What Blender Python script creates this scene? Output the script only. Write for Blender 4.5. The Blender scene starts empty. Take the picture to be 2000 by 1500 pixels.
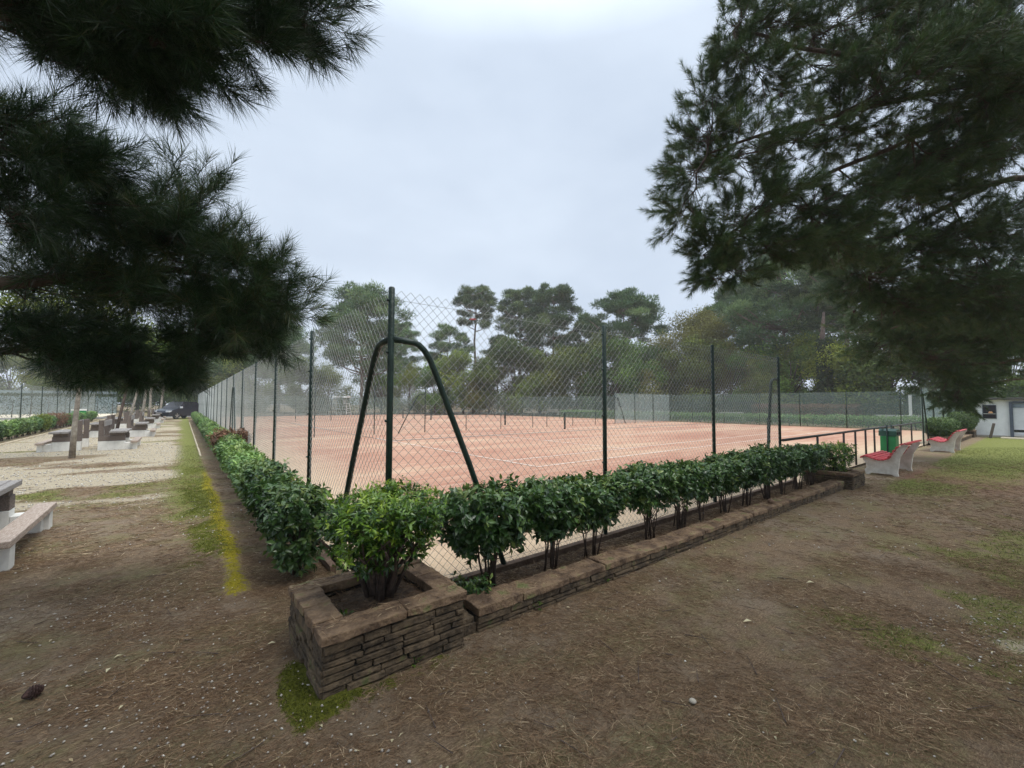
import bpy, math, random
import numpy as np
from mathutils import Vector, Matrix, Quaternion
R_ = np.random.default_rng(7); random.seed(7)
sc = bpy.context.scene
COL = sc.collection
# ------------------------------------------------------------------ frame: X runs along the right-hand fence, Y along the left-hand fence
F, PIT, ROL, YAW = 825.7, .04639, .00288, .89664
CY, SY = math.cos(YAW), math.sin(YAW)
P0 = (-.978, 3.3914)
CAM = np.array([-(P0[0]*SY+P0[1]*CY), -(-P0[0]*CY+P0[1]*SY), 1.6])
def V2W(x, y):                       # view-aligned ground coords (x right, y forward) -> world
    return (x-P0[0])*SY+(y-P0[1])*CY, -(x-P0[0])*CY+(y-P0[1])*SY
def place(px, depth, z=0.0):         # a bearing and a distance -> world ground point
    x, y = V2W((px-1000)/F*depth, depth); return x, y
def at(px, py, depth):
    X, Y = px-1000, py-750
    dx, dy, dz = X/F, math.cos(PIT)+Y/F*math.sin(PIT), math.sin(PIT)-Y/F*math.cos(PIT)
    k = depth/dy; a, b = V2W(dx*k, depth)
    return np.array([a, b, 1.6+dz*k])

# ------------------------------------------------------------------ node materials
def nodes(name):
    m = bpy.data.materials.new(name); m.use_nodes = True
    nt = m.node_tree; return m, nt, nt.nodes, nt.links, nt.nodes['Principled BSDF']
def mat(name, c1, c2=None, scale=8.0, rough=.6, bump=0.0, bscale=None, metal=0.0, detail=6, spec=.5, c3=None, lo=.35, hi=.65, stretch=None):
    m, nt, N, L, b = nodes(name)
    tc = N.new('ShaderNodeTexCoord'); mp = N.new('ShaderNodeMapping'); L.new(tc.outputs['Object'], mp.inputs[0])
    if stretch: mp.inputs['Scale'].default_value = stretch
    nz = N.new('ShaderNodeTexNoise'); nz.inputs['Scale'].default_value = scale; nz.inputs['Detail'].default_value = detail
    nz.inputs['Roughness'].default_value = .65
    L.new(mp.outputs[0], nz.inputs['Vector'])
    cr = N.new('ShaderNodeValToRGB'); L.new(nz.outputs['Fac'], cr.inputs[0])
    cr.color_ramp.elements[0].position = lo; cr.color_ramp.elements[1].position = hi
    cr.color_ramp.elements[0].color = (*c1, 1); cr.color_ramp.elements[1].color = (*(c2 or c1), 1)
    if c3:
        e = cr.color_ramp.elements.new(min(hi+.12, .98)); e.color = (*c3, 1)
    L.new(cr.outputs[0], b.inputs['Base Color'])
    b.inputs['Roughness'].default_value = rough; b.inputs['Metallic'].default_value = metal
    b.inputs['Specular IOR Level'].default_value = spec
    if bump:
        n2 = N.new('ShaderNodeTexNoise'); n2.inputs['Scale'].default_value = bscale or scale*4; n2.inputs['Detail'].default_value = 5
        L.new(mp.outputs[0], n2.inputs['Vector'])
        bp = N.new('ShaderNodeBump'); bp.inputs['Strength'].default_value = bump; bp.inputs['Distance'].default_value = .02
        L.new(n2.outputs['Fac'], bp.inputs['Height']); L.new(bp.outputs[0], b.inputs['Normal'])
    return m
def leafmat(name, cols, rough=.4, transl=.25, spec=.5, tint=.0, c_trans=None):
    """per-leaf colour from the face attribute rnd, a little translucency"""
    m, nt, N, L, b = nodes(name)
    at_ = N.new('ShaderNodeAttribute'); at_.attribute_name = 'rnd'
    cr = N.new('ShaderNodeValToRGB'); L.new(at_.outputs['Fac'], cr.inputs[0])
    e = cr.color_ramp.elements
    for i, (p, c) in enumerate(cols):
        el = e[i] if i < 2 else e.new(p)
        el.position = p; el.color = (*c, 1)
    col = cr.outputs[0]
    if tint:
        oi = N.new('ShaderNodeObjectInfo'); hs = N.new('ShaderNodeHueSaturation')
        a1 = N.new('ShaderNodeMath'); a1.operation = 'MULTIPLY_ADD'; a1.inputs[1].default_value = tint; a1.inputs[2].default_value = .5-tint*.55
        L.new(oi.outputs['Random'], a1.inputs[0]); L.new(a1.outputs[0], hs.inputs['Hue'])
        a2 = N.new('ShaderNodeMath'); a2.operation = 'MULTIPLY_ADD'; a2.inputs[1].default_value = 5.7; a2.inputs[2].default_value = 0
        a3 = N.new('ShaderNodeMath'); a3.operation = 'FRACT'; L.new(oi.outputs['Random'], a2.inputs[0]); L.new(a2.outputs[0], a3.inputs[0])
        a4 = N.new('ShaderNodeMath'); a4.operation = 'MULTIPLY_ADD'; a4.inputs[1].default_value = .7; a4.inputs[2].default_value = .7
        L.new(a3.outputs[0], a4.inputs[0]); L.new(a4.outputs[0], hs.inputs['Value']); L.new(col, hs.inputs['Color']); col = hs.outputs[0]
    L.new(col, b.inputs['Base Color']); b.inputs['Roughness'].default_value = rough; b.inputs['Specular IOR Level'].default_value = spec
    if transl:
        tr = N.new('ShaderNodeBsdfTranslucent'); mx = N.new('ShaderNodeMixShader'); mx.inputs[0].default_value = transl
        L.new(col, tr.inputs['Color']); L.new(b.outputs[0], mx.inputs[1]); L.new(tr.outputs[0], mx.inputs[2])
        L.new(mx.outputs[0], N['Material Output'].inputs['Surface'])
    return m
def netting(name, col, alpha):
    m, nt, N, L, b = nodes(name)
    b.inputs['Base Color'].default_value = (*col, 1); b.inputs['Roughness'].default_value = .8
    t = N.new('ShaderNodeBsdfTransparent'); mx = N.new('ShaderNodeMixShader')
    tc = N.new('ShaderNodeTexCoord'); nz = N.new('ShaderNodeTexNoise'); nz.inputs['Scale'].default_value = .6
    L.new(tc.outputs['Object'], nz.inputs['Vector'])
    ma = N.new('ShaderNodeMath'); ma.operation = 'MULTIPLY_ADD'; ma.inputs[1].default_value = .3; ma.inputs[2].default_value = alpha-.15
    L.new(nz.outputs['Fac'], ma.inputs[0]); L.new(ma.outputs[0], mx.inputs[0])
    L.new(t.outputs[0], mx.inputs[1]); L.new(b.outputs[0], mx.inputs[2]); L.new(mx.outputs[0], N['Material Output'].inputs['Surface'])
    return m
M = {}
M['green'] = mat('green_paint', (.004, .018, .014), (.012, .036, .028), 9, .5, .3)
M['wire'] = mat('galvanised_wire', (.27, .29, .27), (.4, .42, .39), 3, .5, metal=.2)
M['wirefar'] = M['wire']
M['rail'] = mat('rail_paint', (.016, .022, .02), (.05, .035, .03), 9, .45, .1)
M['stone'] = mat('planter_stone', (.05, .036, .023), (.15, .106, .064), 7, .95, 1.0, 38, c3=(.1, .115, .04), lo=.38, hi=.6)
M['coping'] = mat('coping_stone', (.1, .062, .038), (.25, .165, .1), 5.5, .92, 1.0, 42, c3=(.15, .17, .06), lo=.4, hi=.56)
M['mortar'] = mat('mortar', (.01, .009, .007), (.02, .018, .013), 20, .95)
M['soil'] = mat('bed_soil', (.07, .045, .03), (.17, .12, .085), 18, .95, 1.0, 60, c3=(.3, .24, .18))
M['kerb'] = mat('kerb', (.1, .06, .04), (.2, .13, .09), 10, .9, .5)
M['palekerb'] = mat('pale_kerb', (.5, .42, .3), (.65, .56, .42), 8, .9, .4)
M['white'] = mat('white_paint', (.68, .67, .63), (.84, .83, .79), 5, .6, .15, 40, c3=(.5, .47, .42))
M['benchwhite'] = mat('bench_white', (.52, .48, .41), (.74, .71, .65), 6, .6, .15, 40)
M['brown'] = mat('weathered_brown', (.09, .07, .06), (.22, .175, .15), 12, .8, .3, stretch=(6, 1, 6))
M['greywood'] = mat('grey_wood', (.2, .18, .17), (.38, .35, .33), 14, .8, .5, stretch=(8, 1, 8))
M['redwood'] = mat('faded_red_wood', (.27, .195, .155), (.5, .415, .35), 10, .75, .3, stretch=(8, 1, 8))
M['red'] = mat('red_slats', (.42, .03, .04), (.6, .06, .075), 9, .4, .1, stretch=(1, 6, 6))
M['bark'] = mat('pine_bark', (.045, .03, .024), (.14, .1, .08), 14, .95, 1.0, 30, stretch=(1, 1, .35))
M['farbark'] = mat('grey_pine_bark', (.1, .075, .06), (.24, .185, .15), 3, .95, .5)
M['palebark'] = mat('plane_bark', (.2, .17, .14), (.42, .38, .32), 7, .85, .4)
M['stem'] = mat('shrub_stem', (.035, .022, .016), (.09, .06, .045), 20, .9, .4)
M['binbody'] = mat('bin_green', (.018, .24, .065), (.025, .3, .09), 5, .4)
M['binlid'] = mat('bin_lid', (.01, .07, .05), (.015, .1, .07), 5, .4)
M['lines'] = mat('court_line', (.66, .52, .43), (.85, .76, .66), 6, .9, lo=.4, hi=.6)
M['concrete'] = mat('concrete', (.35, .31, .25), (.5, .45, .38), 6, .9, .3)
M['roof'] = mat('roof_felt', (.05, .05, .05), (.12, .11, .1), 6, .8)
M['bluetrim'] = mat('slate_trim', (.06, .075, .11), (.09, .11, .15), 6, .5)
M['door'] = mat('door_panel', (.56, .58, .62), (.66, .68, .72), 4, .5)
M['glass'] = mat('dark_glass', (.01, .01, .015), (.02, .02, .03), 3, .12)
M['transom'] = mat('transom_glass', (.16, .2, .26), (.3, .36, .42), 3, .15)
M['carpaint'] = mat('navy_paint', (.008, .012, .022), (.012, .018, .032), 3, .2, spec=.6)
M['tyre'] = mat('rubber', (.015, .015, .015), (.03, .03, .03), 10, .8)
M['rim'] = mat('alloy', (.5, .5, .52), (.6, .6, .62), 5, .3, metal=.8)
M['lampglass'] = mat('lamp_glass', (.6, .62, .65), (.7, .72, .75), 5, .2)
M['screen'] = netting('court_netting', (.17, .25, .23), .42)
M['screenpale'] = netting('pale_netting', (.33, .42, .42), .42)
M['screenblue'] = netting('blue_grey_netting', (.2, .26, .28), .8)
M['needle'] = leafmat('pine_needle', [(0, (.012, .036, .012)), (1, (.09, .17, .05)), (.55, (.038, .09, .028)), (.93, (.13, .12, .04))], .42, .12)
M['needle2'] = leafmat('pine_needle_mid', [(0, (.022, .055, .018)), (1, (.14, .24, .06)), (.5, (.065, .13, .034)), (.93, (.14, .13, .05))], .5, .12)
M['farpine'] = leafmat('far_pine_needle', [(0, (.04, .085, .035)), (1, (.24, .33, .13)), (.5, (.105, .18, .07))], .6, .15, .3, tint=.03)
M['broad'] = leafmat('broad_leaf', [(0, (.045, .09, .018)), (1, (.28, .38, .06)), (.5, (.12, .19, .035))], .55, .3, .3, tint=.07)
M['olive'] = leafmat('olive_leaf', [(0, (.08, .085, .02)), (1, (.28, .27, .06)), (.5, (.16, .16, .035))], .55, .3, .3)
M['yellowleaf'] = leafmat('spring_leaf', [(0, (.09, .14, .018)), (1, (.3, .34, .05)), (.5, (.17, .22, .03))], .5, .35, .3)
M['hedgeleaf'] = leafmat('laurel_leaf', [(0, (.02, .055, .016)), (1, (.24, .32, .08)), (.42, (.05, .115, .028)), (.72, (.115, .2, .048)), (.985, (.2, .25, .06))], .3, .2, .55)
M['hedgeleaf2'] = leafmat('elaeagnus_leaf', [(0, (.05, .12, .035)), (1, (.32, .42, .14)), (.45, (.13, .235, .06)), (.8, (.21, .33, .085))], .35, .2, .5, tint=.03)
M['pittleaf'] = leafmat('glossy_bright_leaf', [(0, (.016, .055, .008)), (1, (.36, .48, .05)), (.3, (.05, .125, .014)), (.6, (.17, .3, .03))], .28, .22, .6)
M['boxleaf'] = leafmat('clipped_leaf', [(0, (.03, .07, .015)), (1, (.17, .25, .05)), (.5, (.07, .13, .025))], .5, .25, .4)
M['brownleaf'] = leafmat('brown_hedge_leaf', [(0, (.1, .06, .04)), (1, (.34, .17, .1)), (.5, (.19, .105, .062))], .7, .15, .3)
M['darkhedge'] = leafmat('dark_hedge_leaf', [(0, (.012, .03, .014)), (1, (.06, .09, .035)), (.5, (.03, .05, .022))], .6, .12, .3)
M['litter'] = leafmat('dry_needle', [(0, (.07, .042, .026)), (1, (.6, .47, .3)), (.5, (.2, .12, .068)), (.82, (.33, .22, .125))], .7, 0, .3)
M['moss'] = leafmat('moss_tuft', [(0, (.1, .09, .014)), (1, (.44, .34, .03)), (.5, (.25, .2, .018))], .8, .2, .2)
M['mossg'] = leafmat('green_moss_tuft', [(0, (.04, .05, .01)), (1, (.2, .21, .025)), (.5, (.1, .115, .014))], .8, .2, .2)
M['grass'] = leafmat('grass_blade', [(0, (.06, .08, .02)), (1, (.26, .28, .09)), (.5, (.13, .16, .04))], .6, .25, .3)
M['pebble'] = leafmat('pale_stone', [(0, (.25, .22, .19)), (1, (.72, .69, .62)), (.5, (.46, .42, .37))], .7, 0, .4)
M['deadleaf'] = leafmat('dead_leaf', [(0, (.22, .15, .08)), (1, (.62, .56, .36)), (.5, (.42, .34, .2))], .6, .15, .4)
M['cone'] = mat('pine_cone', (.03, .014, .012), (.075, .035, .028), 30, .8, .3)
M['metalcap'] = mat('cap_metal', (.3, .3, .3), (.5, .5, .5), 30, .35, metal=.8)

# ------------------------------------------------------------------ mesh helpers
def link(o, parent=None):
    COL.objects.link(o)
    if parent is not None: o.parent = parent
    return o
def mesh_np(name, verts, faces, m, parent=None, rnd=None, smooth=False, loc=None, nper=None):
    """verts (n,3), faces (k,3|4) numpy"""
    me = bpy.data.meshes.new(name)
    verts = np.asarray(verts, np.float32); faces = np.asarray(faces, np.int32); k = faces.shape[1]
    me.vertices.add(len(verts)); me.vertices.foreach_set('co', verts.ravel())
    me.loops.add(faces.size); me.loops.foreach_set('vertex_index', faces.ravel())
    me.polygons.add(len(faces)); me.polygons.foreach_set('loop_start', np.arange(0, faces.size, k, dtype=np.int32))
    me.polygons.foreach_set('loop_total', np.full(len(faces), k, np.int32))
    if smooth: me.polygons.foreach_set('use_smooth', np.ones(len(faces), bool))
    if rnd is not None:
        a = me.attributes.new('rnd', 'FLOAT', 'FACE'); a.data.foreach_set('value', np.asarray(rnd, np.float32))
    me.update(calc_edges=True); me.materials.append(m)
    o = bpy.data.objects.new(name, me)
    if loc is not None: o.location = loc
    return link(o, parent)
class MB:
    def __init__(s): s.v = []; s.f = []
    def add(s, v, f):
        n = len(s.v); s.v += [tuple(map(float, p)) for p in v]; s.f += [tuple(i+n for i in q) for q in f]; return s
    def box(s, x0, x1, y0, y1, z0, z1, j=0):
        r = lambda: random.uniform(-j, j) if j else 0
        v = [(x+r(), y+r(), z+r()) for z in (z0, z1) for x, y in ((x0, y0), (x1, y0), (x1, y1), (x0, y1))]
        return s.add(v, [(3, 2, 1, 0), (4, 5, 6, 7), (0, 1, 5, 4), (1, 2, 6, 5), (2, 3, 7, 6), (3, 0, 4, 7)])
    def tube(s, pts, r, n=8, cap=True):
        pts = [Vector(p) for p in pts]; rs = r if isinstance(r, (list, tuple)) else [r]*len(pts)
        prev = None; rings = []
        for i, p in enumerate(pts):
            t = (pts[min(i+1, len(pts)-1)]-pts[max(i-1, 0)]).normalized()
            if prev is None:
                a = Vector((0, 0, 1)) if abs(t.z) < .9 else Vector((1, 0, 0)); x = t.cross(a).normalized()
            else: x = (prev-t*prev.dot(t)).normalized()
            prev = x; y = t.cross(x)
            rings.append([p+(x*math.cos(2*math.pi*k/n)+y*math.sin(2*math.pi*k/n))*rs[i] for k in range(n)])
        v = [q for g in rings for q in g]; f = []
        for i in range(len(pts)-1):
            for k in range(n):
                a = i*n+k; b = i*n+(k+1) % n; f.append((a, b, b+n, a+n))
        if cap: f += [tuple(range(n-1, -1, -1)), tuple(range((len(pts)-1)*n, len(pts)*n))]
        return s.add(v, f)
    def prism(s, poly, ax, c0, c1):
        """closed polygon (p,q) extruded along axis ax"""
        n = len(poly)
        mk = {'x': lambda p, q, c: (c, p, q), 'y': lambda p, q, c: (p, c, q), 'z': lambda p, q, c: (p, q, c)}[ax]
        v = [mk(p, q, c) for c in (c0, c1) for p, q in poly]
        f = [tuple(range(n-1, -1, -1)), tuple(range(n, 2*n))]+[(i, (i+1) % n, (i+1) % n+n, i+n) for i in range(n)]
        return s.add(v, f)
    def build(s, name, m, parent=None, loc=None, bevel=0, smooth=False):
        me = bpy.data.meshes.new(name); me.from_pydata(s.v, [], s.f); me.materials.append(m)
        import bmesh
        bm = bmesh.new(); bm.from_mesh(me); bmesh.ops.recalc_face_normals(bm, faces=bm.faces)
        if bevel:
            bmesh.ops.bevel(bm, geom=bm.edges[:], offset=bevel, segments=2, affect='EDGES', profile=.5, clamp_overlap=True)
        bm.to_mesh(me); bm.free()
        if smooth:
            for p in me.polygons: p.use_smooth = len(p.vertices) == 4
        o = bpy.data.objects.new(name, me)
        if loc is not None: o.location = loc
        return link(o, parent)
def tag(o, label, cat, group=None):
    o['label'] = label; o['category'] = cat
    if group: o['group'] = group
    return o
def empty(name, loc, label, cat, rz=0, group=None):
    o = bpy.data.objects.new(name, None); COL.objects.link(o); o.location = loc; o.rotation_euler = (0, 0, rz)
    o.empty_display_size = .2
    return tag(o, label, cat, group)
def kind(o, k): o['kind'] = k; return o
def dup(root, loc, rz, label=None, scale=None, group=None):
    r = root.copy(); COL.objects.link(r); r.location = loc; r.rotation_euler = (0, 0, rz)
    if label: r['label'] = label
    if group: r['group'] = group
    if scale is not None: r.scale = scale if not isinstance(scale, (int, float)) else (scale,)*3
    for ch in list(root.children):
        c = ch.copy(); COL.objects.link(c); c.parent = r
        for g in ch.children:
            d = g.copy(); COL.objects.link(d); d.parent = c
    return r
def unit(a): return a/np.maximum(np.linalg.norm(a, axis=-1, keepdims=True), 1e-9)
def blades(P, D, L, W, droop=0.0, segs=1, rng=R_):
    """thin tapering blades: returns verts, faces(tri)"""
    n = len(P); L = np.broadcast_to(L, n)[:, None]; W = np.broadcast_to(W, n)[:, None]
    side = unit(np.cross(D, unit(rng.normal(size=(n, 3)))))*W*.5
    if segs == 1:
        v = np.stack([P-side, P+side, P+D*L+np.array([0, 0, -1.])*droop*L], 1).reshape(-1, 3)
        f = np.arange(3*n).reshape(n, 3); return v, f
    mid = P+D*L*.5+np.array([0, 0, -1.])*droop*L*.25; tip = P+D*L+np.array([0, 0, -1.])*droop*L
    v = np.stack([P-side, P+side, mid-side*.8, mid+side*.8, tip], 1).reshape(-1, 3)
    b = np.arange(n)[:, None]*5
    f = np.concatenate([b+[0, 1, 3], b+[0, 3, 2], b+[2, 3, 4]], 1).reshape(-1, 3); return v, f
def leaves(P, D, N_, L, W, fold=.25, rng=R_):
    """folded pointed leaves: 4 triangles each"""
    n = len(P); L = np.broadcast_to(L, n)[:, None]; W = np.broadcast_to(W, n)[:, None]
    S = unit(np.cross(D, N_)); N2 = unit(np.cross(S, D))
    mid = P+D*L*.48
    v = np.stack([P, mid-S*W*.5+N2*W*fold, mid+S*W*.5+N2*W*fold, mid, P+D*L-N2*L*.12], 1).reshape(-1, 3)
    b = np.arange(n)[:, None]*5
    f = np.concatenate([b+[0, 3, 1], b+[0, 2, 3], b+[1, 3, 4], b+[3, 2, 4]], 1).reshape(-1, 3)
    return v, f
def rods(A, B, ra, rb, n=3):
    """many thin tapered prisms between point arrays"""
    A = np.asarray(A, float); B = np.asarray(B, float); k = len(A)
    ra = np.broadcast_to(ra, k)[:, None]; rb = np.broadcast_to(rb, k)[:, None]
    t = unit(B-A); h = np.where(np.abs(t[:, 2:3]) < .9, np.array([[0, 0, 1.]]), np.array([[1., 0, 0]]))
    x = unit(np.cross(t, h)); y = np.cross(t, x)
    ring = []
    for P, r in ((A, ra), (B, rb)):
        for i in range(n):
            an = 2*math.pi*i/n; ring.append(P+(x*math.cos(an)+y*math.sin(an))*r)
    v = np.stack(ring, 1).reshape(-1, 3); b = np.arange(k)[:, None]*2*n
    f = np.concatenate([b+[i, (i+1) % n, n+(i+1) % n, n+i] for i in range(n)], 1).reshape(-1, 4)
    return v, f
def curve_pts(A, B, sag, n=6, wob=.04):
    A, B = np.array(A, float), np.array(B, float); t = np.linspace(0, 1, n)[:, None]
    p = A+(B-A)*t; p[:, 2] += (sag*4*t*(1-t))[:, 0]; L = np.linalg.norm(B-A)
    p[1:-1] += R_.normal(size=(n-2, 3))*wob*L; return p
def vnoise(x, y, seed=0):
    def h(i, j):
        q = np.sin(i*127.1+j*311.7+seed*74.7)*43758.5453; return q-np.floor(q)
    i, j = np.floor(x), np.floor(y); u, v = x-i, y-j; u = u*u*(3-2*u); v = v*v*(3-2*v)
    return (h(i, j)*(1-u)+h(i+1, j)*u)*(1-v)+(h(i, j+1)*(1-u)+h(i+1, j+1)*u)*v
def fbm(x, y, s, seed=0, o=4):
    r = 0; a = .5
    for k in range(o):
        r = r+a*vnoise(x*s, y*s, seed+k*13); s *= 2.07; a *= .5
    return r/(1-.5**o)
def sst(x, a, b):
    t = np.clip((x-a)/(b-a), 0, 1); return t*t*(3-2*t)

# ------------------------------------------------------------------ sky, sun, camera
SUN_EL, SUN_AZ = 62, 150
w = bpy.data.worlds.new('World'); sc.world = w; w.use_nodes = True
N, L = w.node_tree.nodes, w.node_tree.links; bg = N['Background']
sky = N.new('ShaderNodeTexSky'); sky.sky_type = 'NISHITA'; sky.sun_disc = False
sky.sun_elevation = math.radians(SUN_EL); sky.sun_rotation = math.radians(SUN_AZ); sky.dust_density = 3
tc = N.new('ShaderNodeTexCoord'); sep = N.new('ShaderNodeSeparateXYZ'); L.new(tc.outputs['Generated'], sep.inputs[0])
mp = N.new('ShaderNodeMapping'); mp.inputs['Scale'].default_value = (1.1, 1.1, 2.6); L.new(tc.outputs['Generated'], mp.inputs[0])
nz = N.new('ShaderNodeTexNoise'); nz.inputs['Scale'].default_value = 1.7; nz.inputs['Detail'].default_value = 5; nz.inputs['Roughness'].default_value = .5
L.new(mp.outputs[0], nz.inputs['Vector'])
cc = N.new('ShaderNodeValToRGB'); L.new(nz.outputs['Fac'], cc.inputs[0])
cc.color_ramp.elements[0].position = .32; cc.color_ramp.elements[0].color = (.41, .475, .57, 1)
cc.color_ramp.elements[1].position = .7; cc.color_ramp.elements[1].color = (.53, .6, .69, 1)
gr = N.new('ShaderNodeValToRGB'); L.new(sep.outputs['Z'], gr.inputs[0])       # an overcast sky grows brighter towards the zenith
e = gr.color_ramp.elements; e[0].position = 0; e[0].color = (10.8, 10.8, 10.8, 1); e[1].position = .66; e[1].color = (10.3, 10.3, 10.3, 1)
x = e.new(.95); x.color = (31, 30, 27.5, 1)
x = e.new(.35); x.color = (10, 10, 10, 1)
mu = N.new('ShaderNodeMixRGB'); mu.blend_type = 'MULTIPLY'; mu.inputs[0].default_value = 1
L.new(cc.outputs[0], mu.inputs[1]); L.new(gr.outputs[0], mu.inputs[2])
mx = N.new('ShaderNodeMixRGB'); mx.inputs[0].default_value = .93
L.new(sky.outputs[0], mx.inputs[1]); L.new(mu.outputs[0], mx.inputs[2]); L.new(mx.outputs[0], bg.inputs['Color'])
bg.inputs['Strength'].default_value = .1
sl = bpy.data.lights.new('sun', 'SUN'); sl.energy = 1.4; sl.angle = math.radians(25); sl.color = (1, .96, .9)
so = bpy.data.objects.new('sun', sl); COL.objects.link(so)
so.rotation_euler = (math.radians(90-SUN_EL), 0, math.radians(180-SUN_AZ))
cam = bpy.data.cameras.new('camera'); co = bpy.data.objects.new('camera', cam); COL.objects.link(co); sc.camera = co
cam.sensor_width = 36; cam.lens = F/2000*36; cam.clip_start = .05; cam.clip_end = 2000
fw = np.array([CY, SY, 0]); rt = np.array([SY, -CY, 0]); up = np.array([0, 0, 1.])
f2 = fw*math.cos(PIT)+up*math.sin(PIT); u2 = -fw*math.sin(PIT)+up*math.cos(PIT)
cr_, sr_ = math.cos(ROL), math.sin(ROL)
r3 = rt*cr_-u2*(-sr_)*-1; r3 = rt*cr_+u2*(sr_); u3 = -rt*sr_+u2*cr_
mtx = Matrix([[r3[i], u3[i], -f2[i], CAM[i]] for i in range(3)]+[[0, 0, 0, 1]]); co.matrix_world = mtx
sc.view_settings.view_transform = 'Standard'; sc.view_settings.look = 'None'; sc.view_settings.exposure = 0.62; sc.view_settings.gamma = 1
sc.cycles.max_bounces = 6; sc.cycles.transparent_max_bounces = 12; sc.cycles.diffuse_bounces = 3; sc.cycles.glossy_bounces = 2
sc.cycles.volume_bounces = 1; sc.cycles.use_denoising = True

# ------------------------------------------------------------------ ground
LS, RS = .013, -.012            # the two fence lines are not exactly square to each other
def gmask(x, y):
    """where each kind of ground lies (real positions on the plan)"""
    n1 = fbm(x, y, .55, 1); n2 = fbm(x, y, 2.3, 5); n3 = fbm(x*.35, y, .9, 9)
    lx = x-LS*y
    path = sst(-lx, .8, 1.9)*sst(7.1+lx, 0, .5)*sst(y+.3*x, 1.6, 6.5)
    st = fbm(x*.5, y*1.6, .8, 61); d2 = y+.25*(x+3)
    pale = path*sst(st*.7+n1*.3+.16*np.exp(-((d2-6.4)/.9)**2)+.14*np.exp(-((d2-9.2)/1.1)**2)+.1*sst(d2, 8.5, 11)-.13*np.exp(-((d2-7.6)/.5)**2)-sst(y, 26, 45)*.1, .42, .66)
    pale = np.maximum(pale, .75*np.exp(-(((x+2.6)/.6)**2+((y-1.2)/.35)**2))*n2*1.6)
    pale = np.maximum(pale, .6*np.exp(-(((x-3.05)/.3)**2+((y+3.15)/.35)**2))*sst(n2, .3, .6))
    gedge = sst(-lx, .7, .95)*(1-sst(-lx, .9+.4*n1, 1.5+n1))*sst(y, 2.2, 5)*(.55+.6*n2)
    gl = np.maximum(path, .5*sst(y, 2.2, 4)*sst(-lx, .8, 1.6))*(1-pale)*.5
    right = sst(-y-x*.012, .9, 1.4)
    gr_ = right*sst(x, 7.5, 17)*sst(n3*.7+n1*.3+sst(x, 20, 28)*.35, .34, .56)
    gr_ = np.maximum(gr_, right*1.0*np.exp(-(((x-2.5)/.42)**2+((y+2.5)/.42)**2))*sst(n2, .25, .5))
    gr_ = np.maximum(gr_, right*.55*sst(n1*.6+n2*.4, .5, .62)*sst(x, 1.0, 2.5)*sst(-y, .95, 1.5))
    gr_ = np.maximum(gr_, right*sst(x, 8, 10)*np.exp(-((y+1.6)/.8)**2)*(1-sst(x, 10.6, 11.4)))
    gr_ = np.maximum(gr_, sst(x, 27, 29)*.0+right*sst(x, 19, 26))
    grass = np.clip(np.maximum(gedge*.9, np.maximum(gl*sst(n1, .35, .6)*1.6, gr_)), 0, 1)
    lm = -.86-.02*np.sin(y*2.2)
    moss = np.exp(-((lx-lm+.03)/(.07+.12*n1*n2))**2)*sst(y, .75, 1.2)*(1-sst(y, 7, 11))*(.45+.9*n2)
    moss = np.maximum(moss, .7*sst(-lx, .8, .9)*(1-sst(-lx, 1.0, 1.75))*sst(n2*.6+n1*.6, .58, .85)*sst(y, 1.0, 1.8)*(1-sst(y, 4, 8)))
    fringe = .8*np.exp(-((lx-lm+.22)/.24)**2)*sst(n2*.6+n1*.5, .42, .62)*sst(y, .8, 1.6)*(1-sst(y, 9, 14))
    pm = np.exp(-(np.maximum(0, np.maximum(-.72-x, -.86-y))/.2)**2)*np.exp(-((x+.74)/.4)**2)*np.exp(-((y+.7)/.5)**2)
    moss2 = sst(pm*1.3-.8*n2, .1, .6)*((x < -.62) | (y < -.76))
    moss2 = np.maximum(moss2, .75*np.exp(-((y+.86)/.09)**2)*sst(x, -.7, -.4)*(1-sst(x, -.1, .3))*sst(n2, .3, .5))
    moss2 = np.maximum(moss2, fringe)
    redd = right*sst(x, 8.5, 11)*(1-sst(x, 17, 26))*np.exp(-((y+1.3)/2.2)**2)*(.4+.6*sst(n1, .25, .55))
    return dict(pale=np.clip(pale, 0, 1), grass=grass, moss=np.clip(moss, 0, 1), moss2=np.clip(moss2, 0, 1), red=redd, n1=n1, n2=n2)
def gheight(x, y):
    incourt = ((x > -.12+LS*y) & (y > -.25+RS*x) & (x < 45) & (y < 56)) | ((x < -6.9) & (y > 9))
    h = .03*(fbm(x, y, .6, 3)-.5)+.012*(fbm(x, y, 4, 8)-.5)
    d = np.hypot(x-CAM[0], y-CAM[1]); h = h*np.exp(-(d/25)**2)
    g = gmask(x, y); h = h+.045*g['moss']*(.6+.8*fbm(x, y, 9, 77))+.03*g['moss2']*(.5+fbm(x, y, 11, 78))
    return np.where(incourt, -.05, h)
def axis(c, near, far, n):
    t = np.linspace(-1, 1, n); k = 6.2
    s = np.sinh(t*k)/np.sinh(k); return c+s*far
gx = axis(.3, 0, 420, 561); gy = axis(0.0, 0, 420, 561)
X, Y = np.meshgrid(gx, gy, indexing='ij'); Z = gheight(X, Y); g = gmask(X, Y)
nx, ny = X.shape; idx = np.arange(nx*ny).reshape(nx, ny)
faces = np.stack([idx[:-1, :-1], idx[1:, :-1], idx[1:, 1:], idx[:-1, 1:]], -1).reshape(-1, 4)
M['ground'], nt, N, L, b = nodes('ground_soil')
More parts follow.
